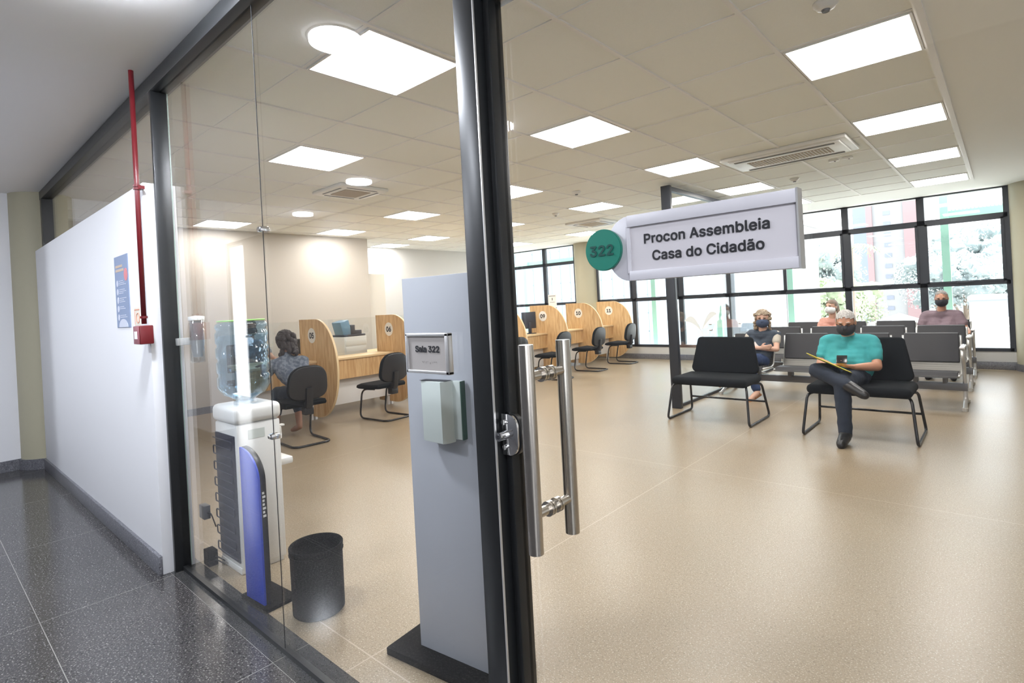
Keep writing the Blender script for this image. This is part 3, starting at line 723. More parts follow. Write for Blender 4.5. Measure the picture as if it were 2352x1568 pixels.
def cassette(x, y, s, lab):
    t = thing('ceiling_cassette_unit', lab, 'air conditioner', (x, y, CEIL), 0, 'square ceiling air conditioners')
    bm = bmesh.new(); box(bm, -s, s, -s, s, -0.035, 0, bev=0.012, seg=3); fin(bm, 'housing', m_plastic, t)
    fin(B(-s * .52, s * .52, -s * .52, s * .52, -0.040, -0.034), 'intake_grille', m_grille, t)
    bm = bmesh.new(); a, b, c = s * .80, s * .74, s * .62
    for q in ((-c, c, b, a), (-c, c, -a, -b), (-a, -b, -c, c), (b, a, -c, c)): box(bm, q[0], q[1], q[2], q[3], -0.038, -0.034)
    fin(bm, 'air_outlet', m_dark, t)
cassette(-5.37, 3.39, 0.30, 'square ceiling air conditioner seen through the left glass')
cassette(-5.33, 8.2, 0.36, 'far square ceiling air conditioner above the green sign disc')
def detector(x, y, lab):
    t = thing('smoke_detector', lab, 'smoke detector', (x, y, CEIL), 0, 'smoke detectors on the ceiling')
    bm = bmesh.new(); lathe(bm, [(0.001, 0), (0.055, 0), (0.055, -0.012), (0.046, -0.016), (0.04, -0.03), (0.025, -0.036), (0.001, -0.036)], n=28); fin(bm, 'base', m_plastic, t)
    bm = bmesh.new(); cyl(bm, (0, 0, -0.036), (0, 0, -0.046), 0.02, 0.016, n=20); fin(bm, 'sensor', m_beam, t)
detector(-0.58, 3.0, 'round smoke detector before the nearest right ceiling light')
detector(-3.92, 5.68, 'round smoke detector right of the black door post')
detector(-1.87, 7.42, 'round smoke detector behind the long air conditioner')
detector(-5.1, 6.8, 'round smoke detector left of the far air conditioner')
for x, lab in ((-1.30, 'left'), (-1.17, 'right')):
    t = thing('ceiling_sensor', 'small white sensor by the long air conditioner, the %s one' % lab, 'sensor', (x, 6.72, CEIL), 0, 'small sensors behind the long air conditioner')
    bm = bmesh.new(); box(bm, -0.045, 0.045, -0.03, 0.03, -0.022, 0, bev=0.005); fin(bm, 'case', m_plastic, t)
    bm = bmesh.new(); cyl(bm, (0.01, 0, -0.022), (0.01, 0, -0.028), 0.008, n=12); fin(bm, 'lens', m_beam, t)

# ------------------------------------------------------------------ interior glass wall
gw = bpy.data.objects.new('wall_glass', None); COL.objects.link(gw); gw['kind'] = 'structure'
fin(B(-3.06, -2.945, 6.22, 6.28, 0, 2.70, bev=0.003), 'post', m_frame, gw)
fin(B(-3.03, -2.975, 6.28, 10.93, 2.645, 2.70), 'top_rail', m_frame, gw)
fin(B(-3.015, -2.99, 6.28, 10.93, 0.0, 0.035), 'bottom_rail', m_frame, gw)
ys = [6.28, 7.38, 8.50, 9.70, 10.93]
for a, b in zip(ys, ys[1:]): fin(B(-3.006, -2.998, a + 0.003, b - 0.003, 0.035, 2.645), 'glass_panel', m_wglass, gw)
bm = bmesh.new()
for y, z in ((7.38, 0.95), (7.38, 0.87), (8.50, 0.89)): cyl(bm, (-3.02, y, z), (-2.985, y, z), 0.014, n=12)
fin(bm, 'glass_fixing', m_chrome, gw)
dc = thing('leaf_decal', 'white two-leaf plant decal on the inner glass wall', 'decal', (-2.994, 7.05, 0.88))
m_dec = bpy.data.materials.new('white_vinyl'); m_dec.use_nodes = True
_n = m_dec.node_tree; _n.nodes.clear(); _o = _n.nodes.new('ShaderNodeOutputMaterial'); _m = _n.nodes.new('ShaderNodeMixShader'); _m.inputs[0].default_value = 0.85
_d = _n.nodes.new('ShaderNodeBsdfDiffuse'); _d.inputs[0].default_value = (0.9, 0.9, 0.9, 1); _t = _n.nodes.new('ShaderNodeBsdfTranslucent'); _t.inputs[0].default_value = (0.9, 0.9, 0.9, 1)
_n.links.new(_d.outputs[0], _m.inputs[1]); _n.links.new(_t.outputs[0], _m.inputs[2]); _n.links.new(_m.outputs[0], _o.inputs[0])
def leaf(y1, z1, w):
    bm = bmesh.new(); n = 12; L = []; R_ = []
    for k in range(n + 1):
        t = k / n; y = y1 * t; z = z1 * t + 0.05 * math.sin(PI * t); h = w * math.sin(PI * t) ** 0.8
        L.append((y, z + h)); R_.append((y, z - h * 0.3))
    f = bm.faces.new([bm.verts.new((0, a_, b_)) for a_, b_ in L + R_[::-1][1:-1]]); return bm
fin(leaf(-0.50, 0.16, 0.07), 'leaf', m_dec, dc); fin(leaf(0.55, 0.20, 0.07), 'leaf', m_dec, dc)
fin(T((0, 0.02, 0.0), (0, 0.03, -0.10), (0, 0.06, -0.24), r=0.008, n=6), 'stem', m_dec, dc)

# ------------------------------------------------------------------ service desks
DY = [3.55 + 1.197 * k for k in range(-1, 7)]     # 04 .. 11
dlab = {'04': 'oak desk divider mostly behind the water bottle', '05': 'large oak divider disc right of the person leaning on a desk', '06': 'oak divider between the printer and the tall grey totem panel',
        '07': 'oak divider hidden behind the black door post', '08': 'oak divider cut off by the black door post, left of the door handle', '09': 'oak divider above the door handle, below the white notice sheet',
        '10': 'oak divider third from the windows end, before the round column', '11': 'oak divider standing nearest the windows'}
dlab['10'] = 'oak divider before the round column, second from the windows'
klab = {'05': 'service desk with the brown furry bag and the leaning person', '06': 'service desk in front of the white printer', '07': 'service desk hidden behind the grey totem panel', '08': 'service desk seen just right of the black door post',
        '09': 'service desk behind the top of the front door handle bar', '10': 'service desk with the white notice sheet in a stand', '11': 'service desk nearest the windows, the farthest one'}
clab = {'06': 'empty black visitor chair left of the grey totem panel', '07': 'black visitor chair hidden behind the black door post', '08': 'black visitor chair between the door post and the front handle bar', '09': 'black visitor chair showing between the two handle bars',
        '10': 'empty black visitor chair right of the rear handle bar', '11': 'empty black visitor chair nearest the windows'}
nums = ['04', '05', '06', '07', '08', '09', '10', '11']
m_disc = mat('number_disc_white', (0.80, 0.76, 0.68), 0.5)
def divider(y, num):
    t = thing('desk_divider', dlab[num], 'desk divider', (-6.59, y, 0), 0, 'curved oak dividers between the service desks')
    pts = [(-0.42, 0.05), (-0.42, 1.31)]
    for k in range(33):
        a = PI / 2 - PI * k / 32; pts.append((0.49 * math.cos(a), 0.68 + 0.63 * math.sin(a)))
    bm = bmesh.new(); prism(bm, pts, -0.012, 0.012, 'Y'); fin(bm, 'board', m_wood, t)
    bm = bmesh.new(); pp = [(0.4905 * math.cos(PI / 2 - PI * k / 40), 0, 0.68 + 0.6305 * math.sin(PI / 2 - PI * k / 40)) for k in range(41)]
    V = []
    for p in pp: V.append([bm.verts.new((p[0], s, p[2])) for s in (-0.0135, 0.0135)])
    V2 = []
    for p in pp: V2.append([bm.verts.new((p[0] * 0.988, s, 0.68 + (p[2] - 0.68) * 0.99)) for s in (-0.0135, 0.0135)])
    for k in range(40):
        for a, b, c, d_ in ((V[k][0], V[k][1], V[k + 1][1], V[k + 1][0]), (V[k][0], V2[k][0], V2[k + 1][0], V[k + 1][0]), (V[k][1], V2[k][1], V2[k + 1][1], V[k + 1][1])): bm.faces.new((a, b, c, d_))
    bmesh.ops.recalc_face_normals(bm, faces=bm.faces); fin(bm, 'edge_band', m_woodedge, t)
    bm = bmesh.new(); cyl(bm, (-0.10, -0.0135, 1.10), (-0.10, -0.012, 1.10), 0.098, n=40); dsc = fin(bm, 'number_disc', m_disc, t)
    text('number', num, 0.135, (-0.10, -0.0145, 1.10), m_ink, dsc, bold=0.0045, sx=1.0)
    return t
for y, n_ in list(zip(DY, nums))[1:]: divider(y, n_)
where = {'04': 'left of divider 04', '05': 'between dividers 04 and 05', '06': 'between dividers 05 and 06', '07': 'between dividers 06 and 07', '08': 'between dividers 07 and 08', '09': 'between dividers 08 and 09', '10': 'between dividers 09 and 10', '11': 'between dividers 10 and 11'}
def desk(y, h, lab):
    t = thing('service_desk', lab, 'desk', (-6.59, y, 0), 0, 'service desks along the left side')
    bm = bmesh.new(); box(bm, -0.40, 0.0, -h, h, 0.745, 0.775, bev=0.002); fin(bm, 'desk_top', m_woodedge, t)
    fin(B(-0.040, -0.020, -h, h, 0.49, 0.745), 'apron', m_wood, t)
    fin(B(-0.16, -0.14, -h, h, 0.14, 0.745), 'modesty_panel', m_white, t)
    for s in (-1, 1): fin(B(-0.20, -0.16, s * h - (0.03 if s > 0 else 0), s * h + (0.03 if s < 0 else 0), 0, 0.745), 'support', m_white, t)
    fin(B(-0.395, -0.389, -h + 0.02, h - 0.02, 0.776, 1.29), 'screen', m_acry, t)
    return t
desk(3.09, 0.446, klab['05'])
desk0 = None
for k in range(2, 8):
    y = (DY[k] + DY[k - 1]) / 2; h = 1.197 / 2 - 0.014; lab = klab[nums[k]]
    if desk0 is None: desk0 = desk(y, h, lab)
    else: dup(desk0, (-6.59, y, 0), label=lab)
# staff side counter with devices
sc_ = thing('staff_counter', 'long white staff counter behind the service desks', 'counter', (-7.45, 6.5, 0), 0)
bm = bmesh.new(); box(bm, -0.35, 0.35, -3.6, 4.2, 0.72, 0.75, bev=0.003); fin(bm, 'counter_top', m_woodedge, sc_)
for y in (-3.5, -1.4, 1.4, 4.1): fin(B(-0.33, -0.29, y - 0.02, y + 0.02, 0, 0.72), 'support', m_white, sc_)
pr = thing('printer', 'white desktop printer with a blue and black paper feeder behind desk 06', 'printer', (-7.28, 4.45, 0.75), 0)
bm = bmesh.new(); box(bm, -0.2, 0.16, -0.19, 0.19, 0.0, 0.27, bev=0.012); fin(bm, 'case', m_plastic, pr)
for z in (0.04, 0.14): fin(B(0.16, 0.166, -0.17, 0.17, z, z + 0.08, bev=0.002), 'drawer', m_plastic, pr)
bm = bmesh.new(); box(bm, -0.18, 0.15, -0.18, 0.18, 0.27, 0.30, bev=0.01); fin(bm, 'top_panel', m_dark, pr)
bm = bmesh.new(); box(bm, -0.12, 0.12, -0.165, -0.02, 0.0, 0.24, bev=0.01, mtx=Matrix.Translation((0, 0, 0.29)) @ Matrix.Rotation(math.radians(14), 4, 'X')); fin(bm, 'paper_feeder', m_dblue, pr)
bm = bmesh.new(); box(bm, -0.12, 0.13, 0.0, 0.13, 0.28, 0.36, bev=0.01); box(bm, -0.12, 0.13, -0.05, 0.02, 0.28, 0.44, bev=0.01); fin(bm, 'output_tray', m_dark, pr)
mo = thing('computer_monitor', 'dark computer monitor behind the number nine divider', 'monitor', (-6.86, 8.10, 0.776), math.radians(-8))
bm = bmesh.new(); box(bm, -0.02, 0.02, -0.17, 0.17, 0.10, 0.42, bev=0.008); fin(bm, 'screen', m_dark, mo)
bm = bmesh.new(); box(bm, 0.0, 0.04, -0.03, 0.03, 0.0, 0.22, bev=0.006); fin(bm, 'neck', m_dark, mo)
bm = bmesh.new(); box(bm, -0.07, 0.08, -0.11, 0.11, 0.0, 0.012, bev=0.003); fin(bm, 'base', m_dark, mo)
nb = thing('notice_holder', 'white notice sheet in a stand above divider 09', 'notice', (-6.66, 8.62, 0.777), 0)
fin(B(-0.004, 0.004, -0.004, 0.004, 0.0, 0.50), 'rod', m_alu, nb)
fin(B(-0.10, 0.10, -0.003, 0.003, 0.48, 0.735), 'sheet', m_paper, nb)
bm = bmesh.new(); box(bm, -0.08, 0.08, -0.0042, -0.003, 0.70, 0.71); box(bm, -0.01, 0.01, -0.0042, -0.003, 0.62, 0.67); box(bm, -0.06, 0.06, -0.0042, -0.003, 0.58, 0.588); fin(bm, 'print', m_beam, nb)
fin(B(-0.08, 0.10, -0.004, 0.004, 0.36, 0.475), 'lower_card', mat('brown_card', (0.30, 0.17, 0.12), 0.6), nb)
# step of wall: cabinet
cb = thing('tall_cabinet', 'tall plain beige cabinet at the step of the left wall', 'cabinet', (-9.2, 6.13, 0))
bm = bmesh.new(); box(bm, -0.3, 0.32, -0.25, 0.12, 0.06, 2.08, bev=0.004); fin(bm, 'carcass', mat('beige_laminate', (0.60, 0.565, 0.50), 0.5), cb)
bm = bmesh.new(); box(bm, -0.28, 0.30, -0.23, 0.10, 0.0, 0.06); fin(bm, 'plinth', m_beam, cb)
fin(B(0.32, 0.326, -0.24, 0.11, 0.07, 2.07), 'door', mat('beige_door', (0.60, 0.565, 0.50), 0.5), cb)

# visitor chairs with cantilever frames
def visitor_chair(lab):
    t = thing('visitor_chair', lab, 'chair', (0, 0, 0), 0, 'black visitor chairs at the service desks')   # faces -X
    bm = bmesh.new()
    prism(bm, [(-0.25, 0.0), (-0.235, 0.035), (-0.15, 0.06), (0.0, 0.05), (0.18, 0.055), (0.21, 0.03), (0.20, 0.0), (0.0, -0.012), (-0.2, -0.012)], -0.225, 0.225, 'Y', bev=0.02, seg=3)
    bmesh.ops.translate(bm, verts=bm.verts, vec=(-0.05, 0, 0.40))
    s = fin(bm, 'seat', m_chairf, t)
    pts = []
    for k in range(36):
        a = 2 * PI * k / 36; ca, sa = math.cos(a), math.sin(a); w = 0.215 - 0.03 * sa
        pts.append((w * math.copysign(abs(ca) ** 0.65, ca), 0.185 * math.copysign(abs(sa) ** 0.65, sa)))
    bm = bmesh.new(); prism(bm, pts, -0.022, 0.022, 'X', bev=0.016, seg=3)
    for v in bm.verts: v.co.x += -0.25 * v.co.y ** 2 * 1.2
    bmesh.ops.transform(bm, matrix=Matrix.Translation((0.21, 0, 0.655)) @ Matrix.Rotation(math.radians(9), 4, 'Y'), verts=bm.verts); fin(bm, 'backrest', m_chairf, t)
    bm = bmesh.new(); prism(bm, [(pa * 0.95, pb * 0.95) for pa, pb in pts], 0, 0.014, 'X', bev=0.005)
    for v in bm.verts: v.co.x += -0.25 * v.co.y ** 2 * 1.2
    bmesh.ops.transform(bm, matrix=Matrix.Translation((0.232, 0, 0.655)) @ Matrix.Rotation(math.radians(9), 4, 'Y'), verts=bm.verts); fin(bm, 'back_shell', m_chairb, t)
    bm = bmesh.new(); prism(bm, [(0.08, 0.385), (0.20, 0.36), (0.235, 0.42), (0.255, 0.60), (0.22, 0.60), (0.19, 0.46), (0.08, 0.40)], -0.035, 0.035, 'Y', bev=0.006); box(bm, 0.12, 0.21, -0.05, 0.05, 0.315, 0.39, bev=0.01)
    fin(bm, 'back_bracket', m_chairb, t)
    y = 0.20
    bm = T((0.0, -y * .8, 0.385), (-0.20, -y, 0.385), (-0.27, -y, 0.012), (0.27, -y, 0.012), (0.27, y, 0.012), (-0.27, y, 0.012), (-0.20, y, 0.385), (0.0, y * .8, 0.385), r=0.0115, fr=0.09, n=10)
    fin(bm, 'frame', m_tubeb, t)
    return t
vc = visitor_chair('black visitor chair with the dark haired person sitting on it'); vc.location = (-5.72, 2.86, 0); vc.rotation_euler = (0, 0, math.radians(-4))
for n_, y, x, rz in (('06', 4.12, -5.98, 4), ('07', 5.36, -5.98, 2), ('08', 6.55, -5.99, -3), ('09', 7.75, -6.0, 3), ('10', 8.93, -6.03, 2), ('11', 10.12, -6.03, 3)):
    dup(vc, (x, y, 0), math.radians(rz), clab[n_])
# staff office chair seen under the desk
oc = thing('office_chair', 'office chair behind desk 06, its star base seen under the desk', 'chair', (-7.35, 4.75, 0), 0)
oc.location = (-8.05, 4.3, 0)
bm = bmesh.new()
for k in range(5):
    a = 2 * PI * k / 5 + 0.3; box(bm, 0.02, 0.29, -0.018, 0.018, 0.065, 0.09, bev=0.004, mtx=Matrix.Rotation(a, 4, 'Z'))
fin(bm, 'star_base', m_chairb, oc)
for k in range(5):
    a = 2 * PI * k / 5 + 0.3; bm = bmesh.new(); cyl(bm, (0.28 * math.cos(a), 0.28 * math.sin(a) - 0.012, 0.03), (0.28 * math.cos(a), 0.28 * math.sin(a) + 0.012, 0.03), 0.03, n=16); fin(bm, 'caster', m_chairb, oc)
bm = bmesh.new(); cyl(bm, (0, 0, 0.08), (0, 0, 0.43), 0.022); fin(bm, 'column', m_chairb, oc)
bm = bmesh.new(); box(bm, -0.24, 0.24, -0.24, 0.24, 0.43, 0.50, bev=0.03, seg=3); fin(bm, 'seat', m_chairf, oc)
bm = bmesh.new(); box(bm, -0.26, -0.21, -0.21, 0.21, 0.60, 1.0, bev=0.024, seg=3); fin(bm, 'backrest', m_chairf, oc)
fin(T((-0.10, 0, 0.45), (-0.27, 0, 0.46), (-0.27, 0, 0.75), r=0.016, fr=0.05), 'back_bar', m_chairb, oc)

# ------------------------------------------------------------------ two wide waiting chairs
def wide_chair(lab):
    t = thing('wide_waiting_chair', lab, 'chair', (0, 0, 0), 0, 'two wide black chairs before the seat rows')      # faces -Y
    hw = 0.405
    bm = bmesh.new(); box(bm, -hw, hw, -0.275, 0.245, 0.378, 0.468, bev=0.042, seg=4)
    for v in bm.verts: v.co.z += 0.012 * math.cos(v.co.x / hw * 1.2)
    fin(bm, 'seat', m_chairf, t)
    bm = bmesh.new(); w0, w1 = 0.375, 0.315
    pts = []
    for cx_, cz_, a0 in ((w0 - 0.06, -0.205 + 0.06, -PI / 2), (w1 - 0.045, 0.205 - 0.045, 0), (-w1 + 0.045, 0.205 - 0.045, PI / 2), (-w0 + 0.06, -0.205 + 0.06, PI)):
        rr_ = 0.06 if cz_ < 0 else 0.045
        for k in range(7): a = a0 + PI / 2 * k / 6; pts.append((cx_ + rr_ * math.cos(a), cz_ + rr_ * math.sin(a)))
    prism(bm, pts, -0.028, 0.028, 'Y', bev=0.02, seg=3)
    bmesh.ops.transform(bm, matrix=Matrix.Translation((0, 0.275, 0.665)) @ Matrix.Rotation(math.radians(-10), 4, 'X'), verts=bm.verts); fin(bm, 'backrest', m_chairf, t)
    for s in (-0.04, 0.04): fin(T((s, 0.10, 0.37), (s, 0.27, 0.40), (s, 0.32, 0.60), r=0.013, fr=0.06), 'back_bar', m_tubeb, t)
    for s in (-1, 1):
        x = s * 0.40
        bm = T((x * 0.90, -0.14, 0.385), (x * 1.0, -0.24, 0.375), (x * 1.09, -0.32, 0.012), (x * 1.09, 0.32, 0.012), (x * 1.0, 0.22, 0.375), (x * 0.90, 0.12, 0.385), r=0.0125, fr=0.055, n=10)
        fin(bm, 'leg_frame', m_tubeb, t)
    fin(T((-0.42, 0.27, 0.17), (0.42, 0.27, 0.17), r=0.011), 'stretcher', m_tubeb, t)
    return t
wch = wide_chair('empty wide black waiting chair before the glass wall post'); wch.location = (-2.385, 5.94, 0)
dup(wch, (-1.015, 5.90, 0), math.radians(0), 'wide black waiting chair under the man in teal')

# ------------------------------------------------------------------ rows of beam seats
SX = [-2.60, -1.94, -1.29, -0.645]
def seat_row(lab):
    t = thing('beam_seat_row', lab, 'seat row', (0, 0, 0), 0, 'rows of four grey beam seats')       # faces -Y, y=0 at the top of the backs
    bm = bmesh.new(); box(bm, -2.95, -0.33, -0.33, -0.25, 0.185, 0.265, bev=0.004); fin(bm, 'beam', m_beam, t)
    for i, x in enumerate(SX):
        hw = 0.262
        prof = [(-0.52, 0.375), (-0.47, 0.405), (-0.20, 0.375), (-0.10, 0.39), (-0.02, 0.55), (0.02, 0.765), (0.005, 0.768), (-0.045, 0.55), (-0.12, 0.405), (-0.20, 0.392), (-0.46, 0.422), (-0.53, 0.388)]
        bm = bmesh.new(); prism(bm, [(a, b - 0.03) for a, b in prof], x - hw, x + hw, 'X'); sh = fin(bm, 'seat_shell', m_perf, t)
        bm = bmesh.new(); prism(bm, [(-0.535, 0.345), (-0.50, 0.40), (-0.30, 0.395), (-0.22, 0.375), (-0.22, 0.35), (-0.48, 0.365)], x - hw + 0.012, x + hw - 0.012, 'X', bev=0.008, seg=3); fin(bm, 'seat_cushion', m_cush, t)
        pb = [(-0.095, 0.47), (-0.055, 0.455), (-0.015, 0.60), (0.022, 0.765), (0.010, 0.785), (-0.015, 0.78), (-0.045, 0.66)]
        bm = bmesh.new(); prism(bm, pb, x - hw + 0.012, x + hw - 0.012, 'X', bev=0.01, seg=3); fin(bm, 'back_cushion', m_cush, t)
        for s in (-1, 1):
            bm = T((x + s * hw, -0.52, 0.365), (x + s * hw, -0.20, 0.35), (x + s * hw, -0.09, 0.37), (x + s * hw, -0.02, 0.55), (x + s * hw, 0.015, 0.755), r=0.013, fr=0.05, n=8); fin(bm, 'side_rim', m_silver, t)
        bm = bmesh.new()
        for s in (-0.13, 0.13): box(bm, x + s - 0.02, x + s + 0.02, -0.36, -0.22, 0.26, 0.355, bev=0.004)
        fin(bm, 'seat_bracket', m_beam, t)
    for x in (-2.90, -0.352):
        bm = bmesh.new()
        tube(bm, [(x, -0.29, 0.22), (x, -0.30, 0.08), (x, -0.50, 0.02)], 0.020, fr=0.05); tube(bm, [(x, -0.29, 0.22), (x, -0.28, 0.10), (x, 0.05, 0.02)], 0.020, fr=0.05)
        cyl(bm, (x, -0.50, 0.0), (x, -0.50, 0.035), 0.026); cyl(bm, (x, 0.05, 0.0), (x, 0.05, 0.035), 0.026)
        fin(bm, 'leg', m_silver, t)
        bm = bmesh.new(); tube(bm, [(x, -0.29, 0.22), (x, -0.20, 0.45), (x, -0.12, 0.60), (x, -0.16, 0.665), (x, -0.45, 0.62), (x, -0.47, 0.56), (x, -0.30, 0.40), (x, -0.29, 0.24)], 0.015, fr=0.05); box(bm, x - 0.025, x + 0.025, -0.46, -0.14, 0.64, 0.668, bev=0.01)
        fin(bm, 'armrest', m_silver, t)
    return t
r1 = seat_row('front row of four grey padded beam seats'); r1.location = (0, 7.86, 0)
dup(r1, (0, 9.22, 0), label='middle row of four grey padded beam seats')
dup(r1, (0, 10.45, 0), label='back row of four grey padded beam seats nearest the windows')

# ------------------------------------------------------------------ people
def V3(*a): return Vector(a)
def seg(bm, p, q, r0, r1): 
    p, q = Vector(p), Vector(q)
    ell(bm, p, r0, n=14); ell(bm, q, r1, n=14); cyl(bm, p, q, r0, r1, n=14)
def hand(bm, wrist, d, palm_n, curl=0.7, s=1.0, side=1):
    """palm, four fingers and a thumb; d points from wrist to fingers, palm_n out of the palm"""
    d = Vector(d).normalized(); pn = Vector(palm_n); pn = (pn - d * pn.dot(d)).normalized(); lat = d.cross(pn) * side
    w = Vector(wrist); rot = Matrix((lat, d, pn)).transposed()
    ell(bm, w + d * 0.045 * s, (0.040 * s, 0.052 * s, 0.017 * s), rot)
    seg(bm, w - d * 0.01, w + d * 0.03 * s, 0.023 * s, 0.022 * s)
    for i, ln in enumerate((0.070, 0.080, 0.074, 0.058)):
        b = w + d * 0.085 * s + lat * (0.029 - 0.0195 * i) * s
        k1 = (d * math.cos(curl * .5) + pn * math.sin(curl * .5)); k2 = (d * math.cos(curl * 1.3) + pn * math.sin(curl * 1.3))
        m1 = b + k1 * ln * 0.5 * s; m2 = m1 + k2 * ln * 0.5 * s
        seg(bm, b - d * 0.02, m1, 0.0095 * s, 0.0088 * s); seg(bm, m1, m2, 0.0088 * s, 0.0075 * s)
    tb = w + d * 0.025 * s + lat * 0.032 * s; t1 = tb + (d * 0.6 + lat * 0.7 + pn * 0.3).normalized() * 0.035 * s; t2 = t1 + (d * 0.9 + pn * 0.4).normalized() * 0.03 * s
    seg(bm, tb, t1, 0.013 * s, 0.0105 * s); seg(bm, t1, t2, 0.0105 * s, 0.009 * s)

def person(label, J, skin, shirt, trous, hair, maskm, shoe, facing=0.0, pitch=0.0, hairkind='short', r_body=1.0, voxel=0.010, sleeve=0.62, sleevem=None, hands=None, tilt=0.0, shoes=True, belly=0.0, anklecut=0.93):
    """facing: yaw of the face, 0 looks to -Y; J: joint positions in world space"""
    o0 = Vector(J['pelvis']); o0.z = 0
    def L(p): return Vector(p) - o0
    H_ = L(J['head']); R3 = Matrix.Rotation(facing, 3, 'Z') @ Matrix.Rotation(pitch, 3, 'X') @ Matrix.Rotation(tilt, 3, 'Y')
    def hp(x, y, z): return H_ + R3 @ Vector((x, y, z))
    P, C_, N_ = L(J['pelvis']), L(J['chest']), L(J['neck'])
    SL, SR = L(J['shl']), L(J['shr']); axis = (SR - SL).normalized()
    b = r_body
    bm = bmesh.new()
    # head
    ell(bm, hp(0, 0.012, 0.030), (0.076, 0.094, 0.088), R3, 20); ell(bm, hp(0, -0.018, -0.035), (0.061, 0.070, 0.078), R3, 16)
    ell(bm, hp(0, -0.050, -0.080), (0.030, 0.028, 0.024), R3); ell(bm, hp(0, -0.092, -0.012), (0.012, 0.017, 0.022), R3, 12); seg(bm, hp(0, -0.080, 0.025), hp(0, -0.098, -0.018), 0.008, 0.012)
    for s in (-1, 1):
        ell(bm, hp(s * 0.078, 0.012, 0.0), (0.010, 0.020, 0.031), R3, 12); ell(bm, hp(s * 0.030, -0.077, 0.034), (0.024, 0.012, 0.009), R3, 12); ell(bm, hp(s * 0.043, -0.062, -0.025), (0.02, 0.02, 0.02), R3, 12)
    seg(bm, N_ - Vector((0, 0, 0.03)), hp(0, 0.022, -0.05), 0.058, 0.052)
    # trunk
    seg(bm, N_ - Vector((0, 0, 0.03)), SL, 0.042, 0.048); seg(bm, N_ - Vector((0, 0, 0.03)), SR, 0.042, 0.048)
    def trunk(bm, g):
        seg(bm, SL.lerp(SR, 0.06), SR.lerp(SL, 0.06), 0.060 + g, 0.060 + g)
        for s in (-1, 1):
            seg(bm, C_ + axis * s * 0.075, C_ + axis * s * 0.12 + (SL.lerp(SR, 0.5) - C_) * 0.7, 0.098 * b + g, 0.070 + g)
            seg(bm, C_ + axis * s * 0.07, P + axis * s * 0.08 + Vector((0, 0, 0.06)), 0.100 * b + g, 0.105 * b + g)
        ell(bm, C_.lerp(P, 0.55) + Vector((0, -belly, 0)), (0.145 * b + g, 0.115 * b + g, 0.14 + g), Matrix.Rotation(facing, 3, 'Z'))
    trunk(bm, 0)
    arms = []
    for s, k in ((SL, 'l'), (SR, 'r')):
        E, Wt = L(J['el' + k]), L(J['wr' + k]); arms.append((s, E, Wt))
        seg(bm, s, E, 0.046 * b, 0.037 * b); seg(bm, E, E.lerp(Wt, 0.35), 0.037 * b, 0.037 * b); seg(bm, E.lerp(Wt, 0.35), Wt, 0.037 * b, 0.024)
    if hands:
        for hk in hands: hand(bm, L(hk[0]), hk[1], hk[2], *hk[3:])
    legs = []
    for k in 'lr':
        Hp, K, A, Tn = L(J['hip' + k]), L(J['kn' + k]), L(J['an' + k]), L(J['toe' + k]); legs.append((Hp, K, A, Tn))
        seg(bm, Hp, K, 0.082 * b, 0.053); seg(bm, K, K.lerp(A, 0.3), 0.053, 0.050); seg(bm, K.lerp(A, 0.3), A, 0.050, 0.033)
        seg(bm, A, A.lerp(Tn, 0.55), 0.033, 0.034); seg(bm, A.lerp(Tn, 0.5), Tn, 0.034, 0.024)
    body = mobj('person', remesh(bm, voxel * 0.8, 3, 'person'), skin); body.location = o0
    tag(body, label, 'person')
    # eyes
    bm = bmesh.new()
    for s in (-1, 1): ell(bm, hp(s * 0.031, -0.078, 0.018), (0.014, 0.007, 0.0055), R3, 12)
    fin(bm, 'eyes', m_eye, body)
    bm = bmesh.new()
    for s in (-1, 1): tube(bm, [hp(s * 0.016, -0.086, 0.036), hp(s * 0.033, -0.086, 0.041), hp(s * 0.05, -0.072, 0.035)], 0.0032, n=6)
    fin(bm, 'eyebrows', hair, body)
    # shirt
    bm = bmesh.new(); trunk(bm, 0.012)
    for s in (SL, SR): seg(bm, N_ - Vector((0, 0, 0.035)), s, 0.050, 0.060)
    if sleevem is None:
        for s, E, Wt in arms: seg(bm, s, s.lerp(E, sleeve), 0.062 * b, 0.058 * b)
    seg(bm, N_ - Vector((0, 0, 0.04)), N_ - Vector((0, 0, 0.01)), 0.066, 0.060)
    me = remesh(bm, voxel, 3, 'shirt')
    for v in me.vertices:
        q = noise.noise(v.co * 14) * 0.008 + noise.noise(Vector((v.co.x * 9, v.co.y * 9, v.co.z * 34))) * 0.006; v.co += v.normal * q
    mobj('shirt', me, shirt, body)
    if sleevem is not None:
        for s, E, Wt in arms:
            bm = bmesh.new(); seg(bm, s, s.lerp(E, sleeve), 0.064 * b, 0.058 * b); mobj('sleeve', remesh(bm, voxel, 2, 'sleeve'), sleevem, body)
    # trousers
    bm = bmesh.new(); ell(bm, P + Vector((0, 0, 0.0)), (0.155 * b, 0.125 * b, 0.105), Matrix.Rotation(facing, 3, 'Z'))
    for Hp, K, A, Tn in legs:
        e = K.lerp(A, anklecut); seg(bm, Hp, K, 0.096 * b, 0.070); seg(bm, K, K.lerp(A, 0.4), 0.070, 0.064); seg(bm, K.lerp(A, 0.4), e, 0.064, 0.052)
    me = remesh(bm, voxel, 3, 'trousers')
    for v in me.vertices: v.co += v.normal * noise.noise(v.co * 17) * 0.007
    mobj('trousers', me, trous, body)
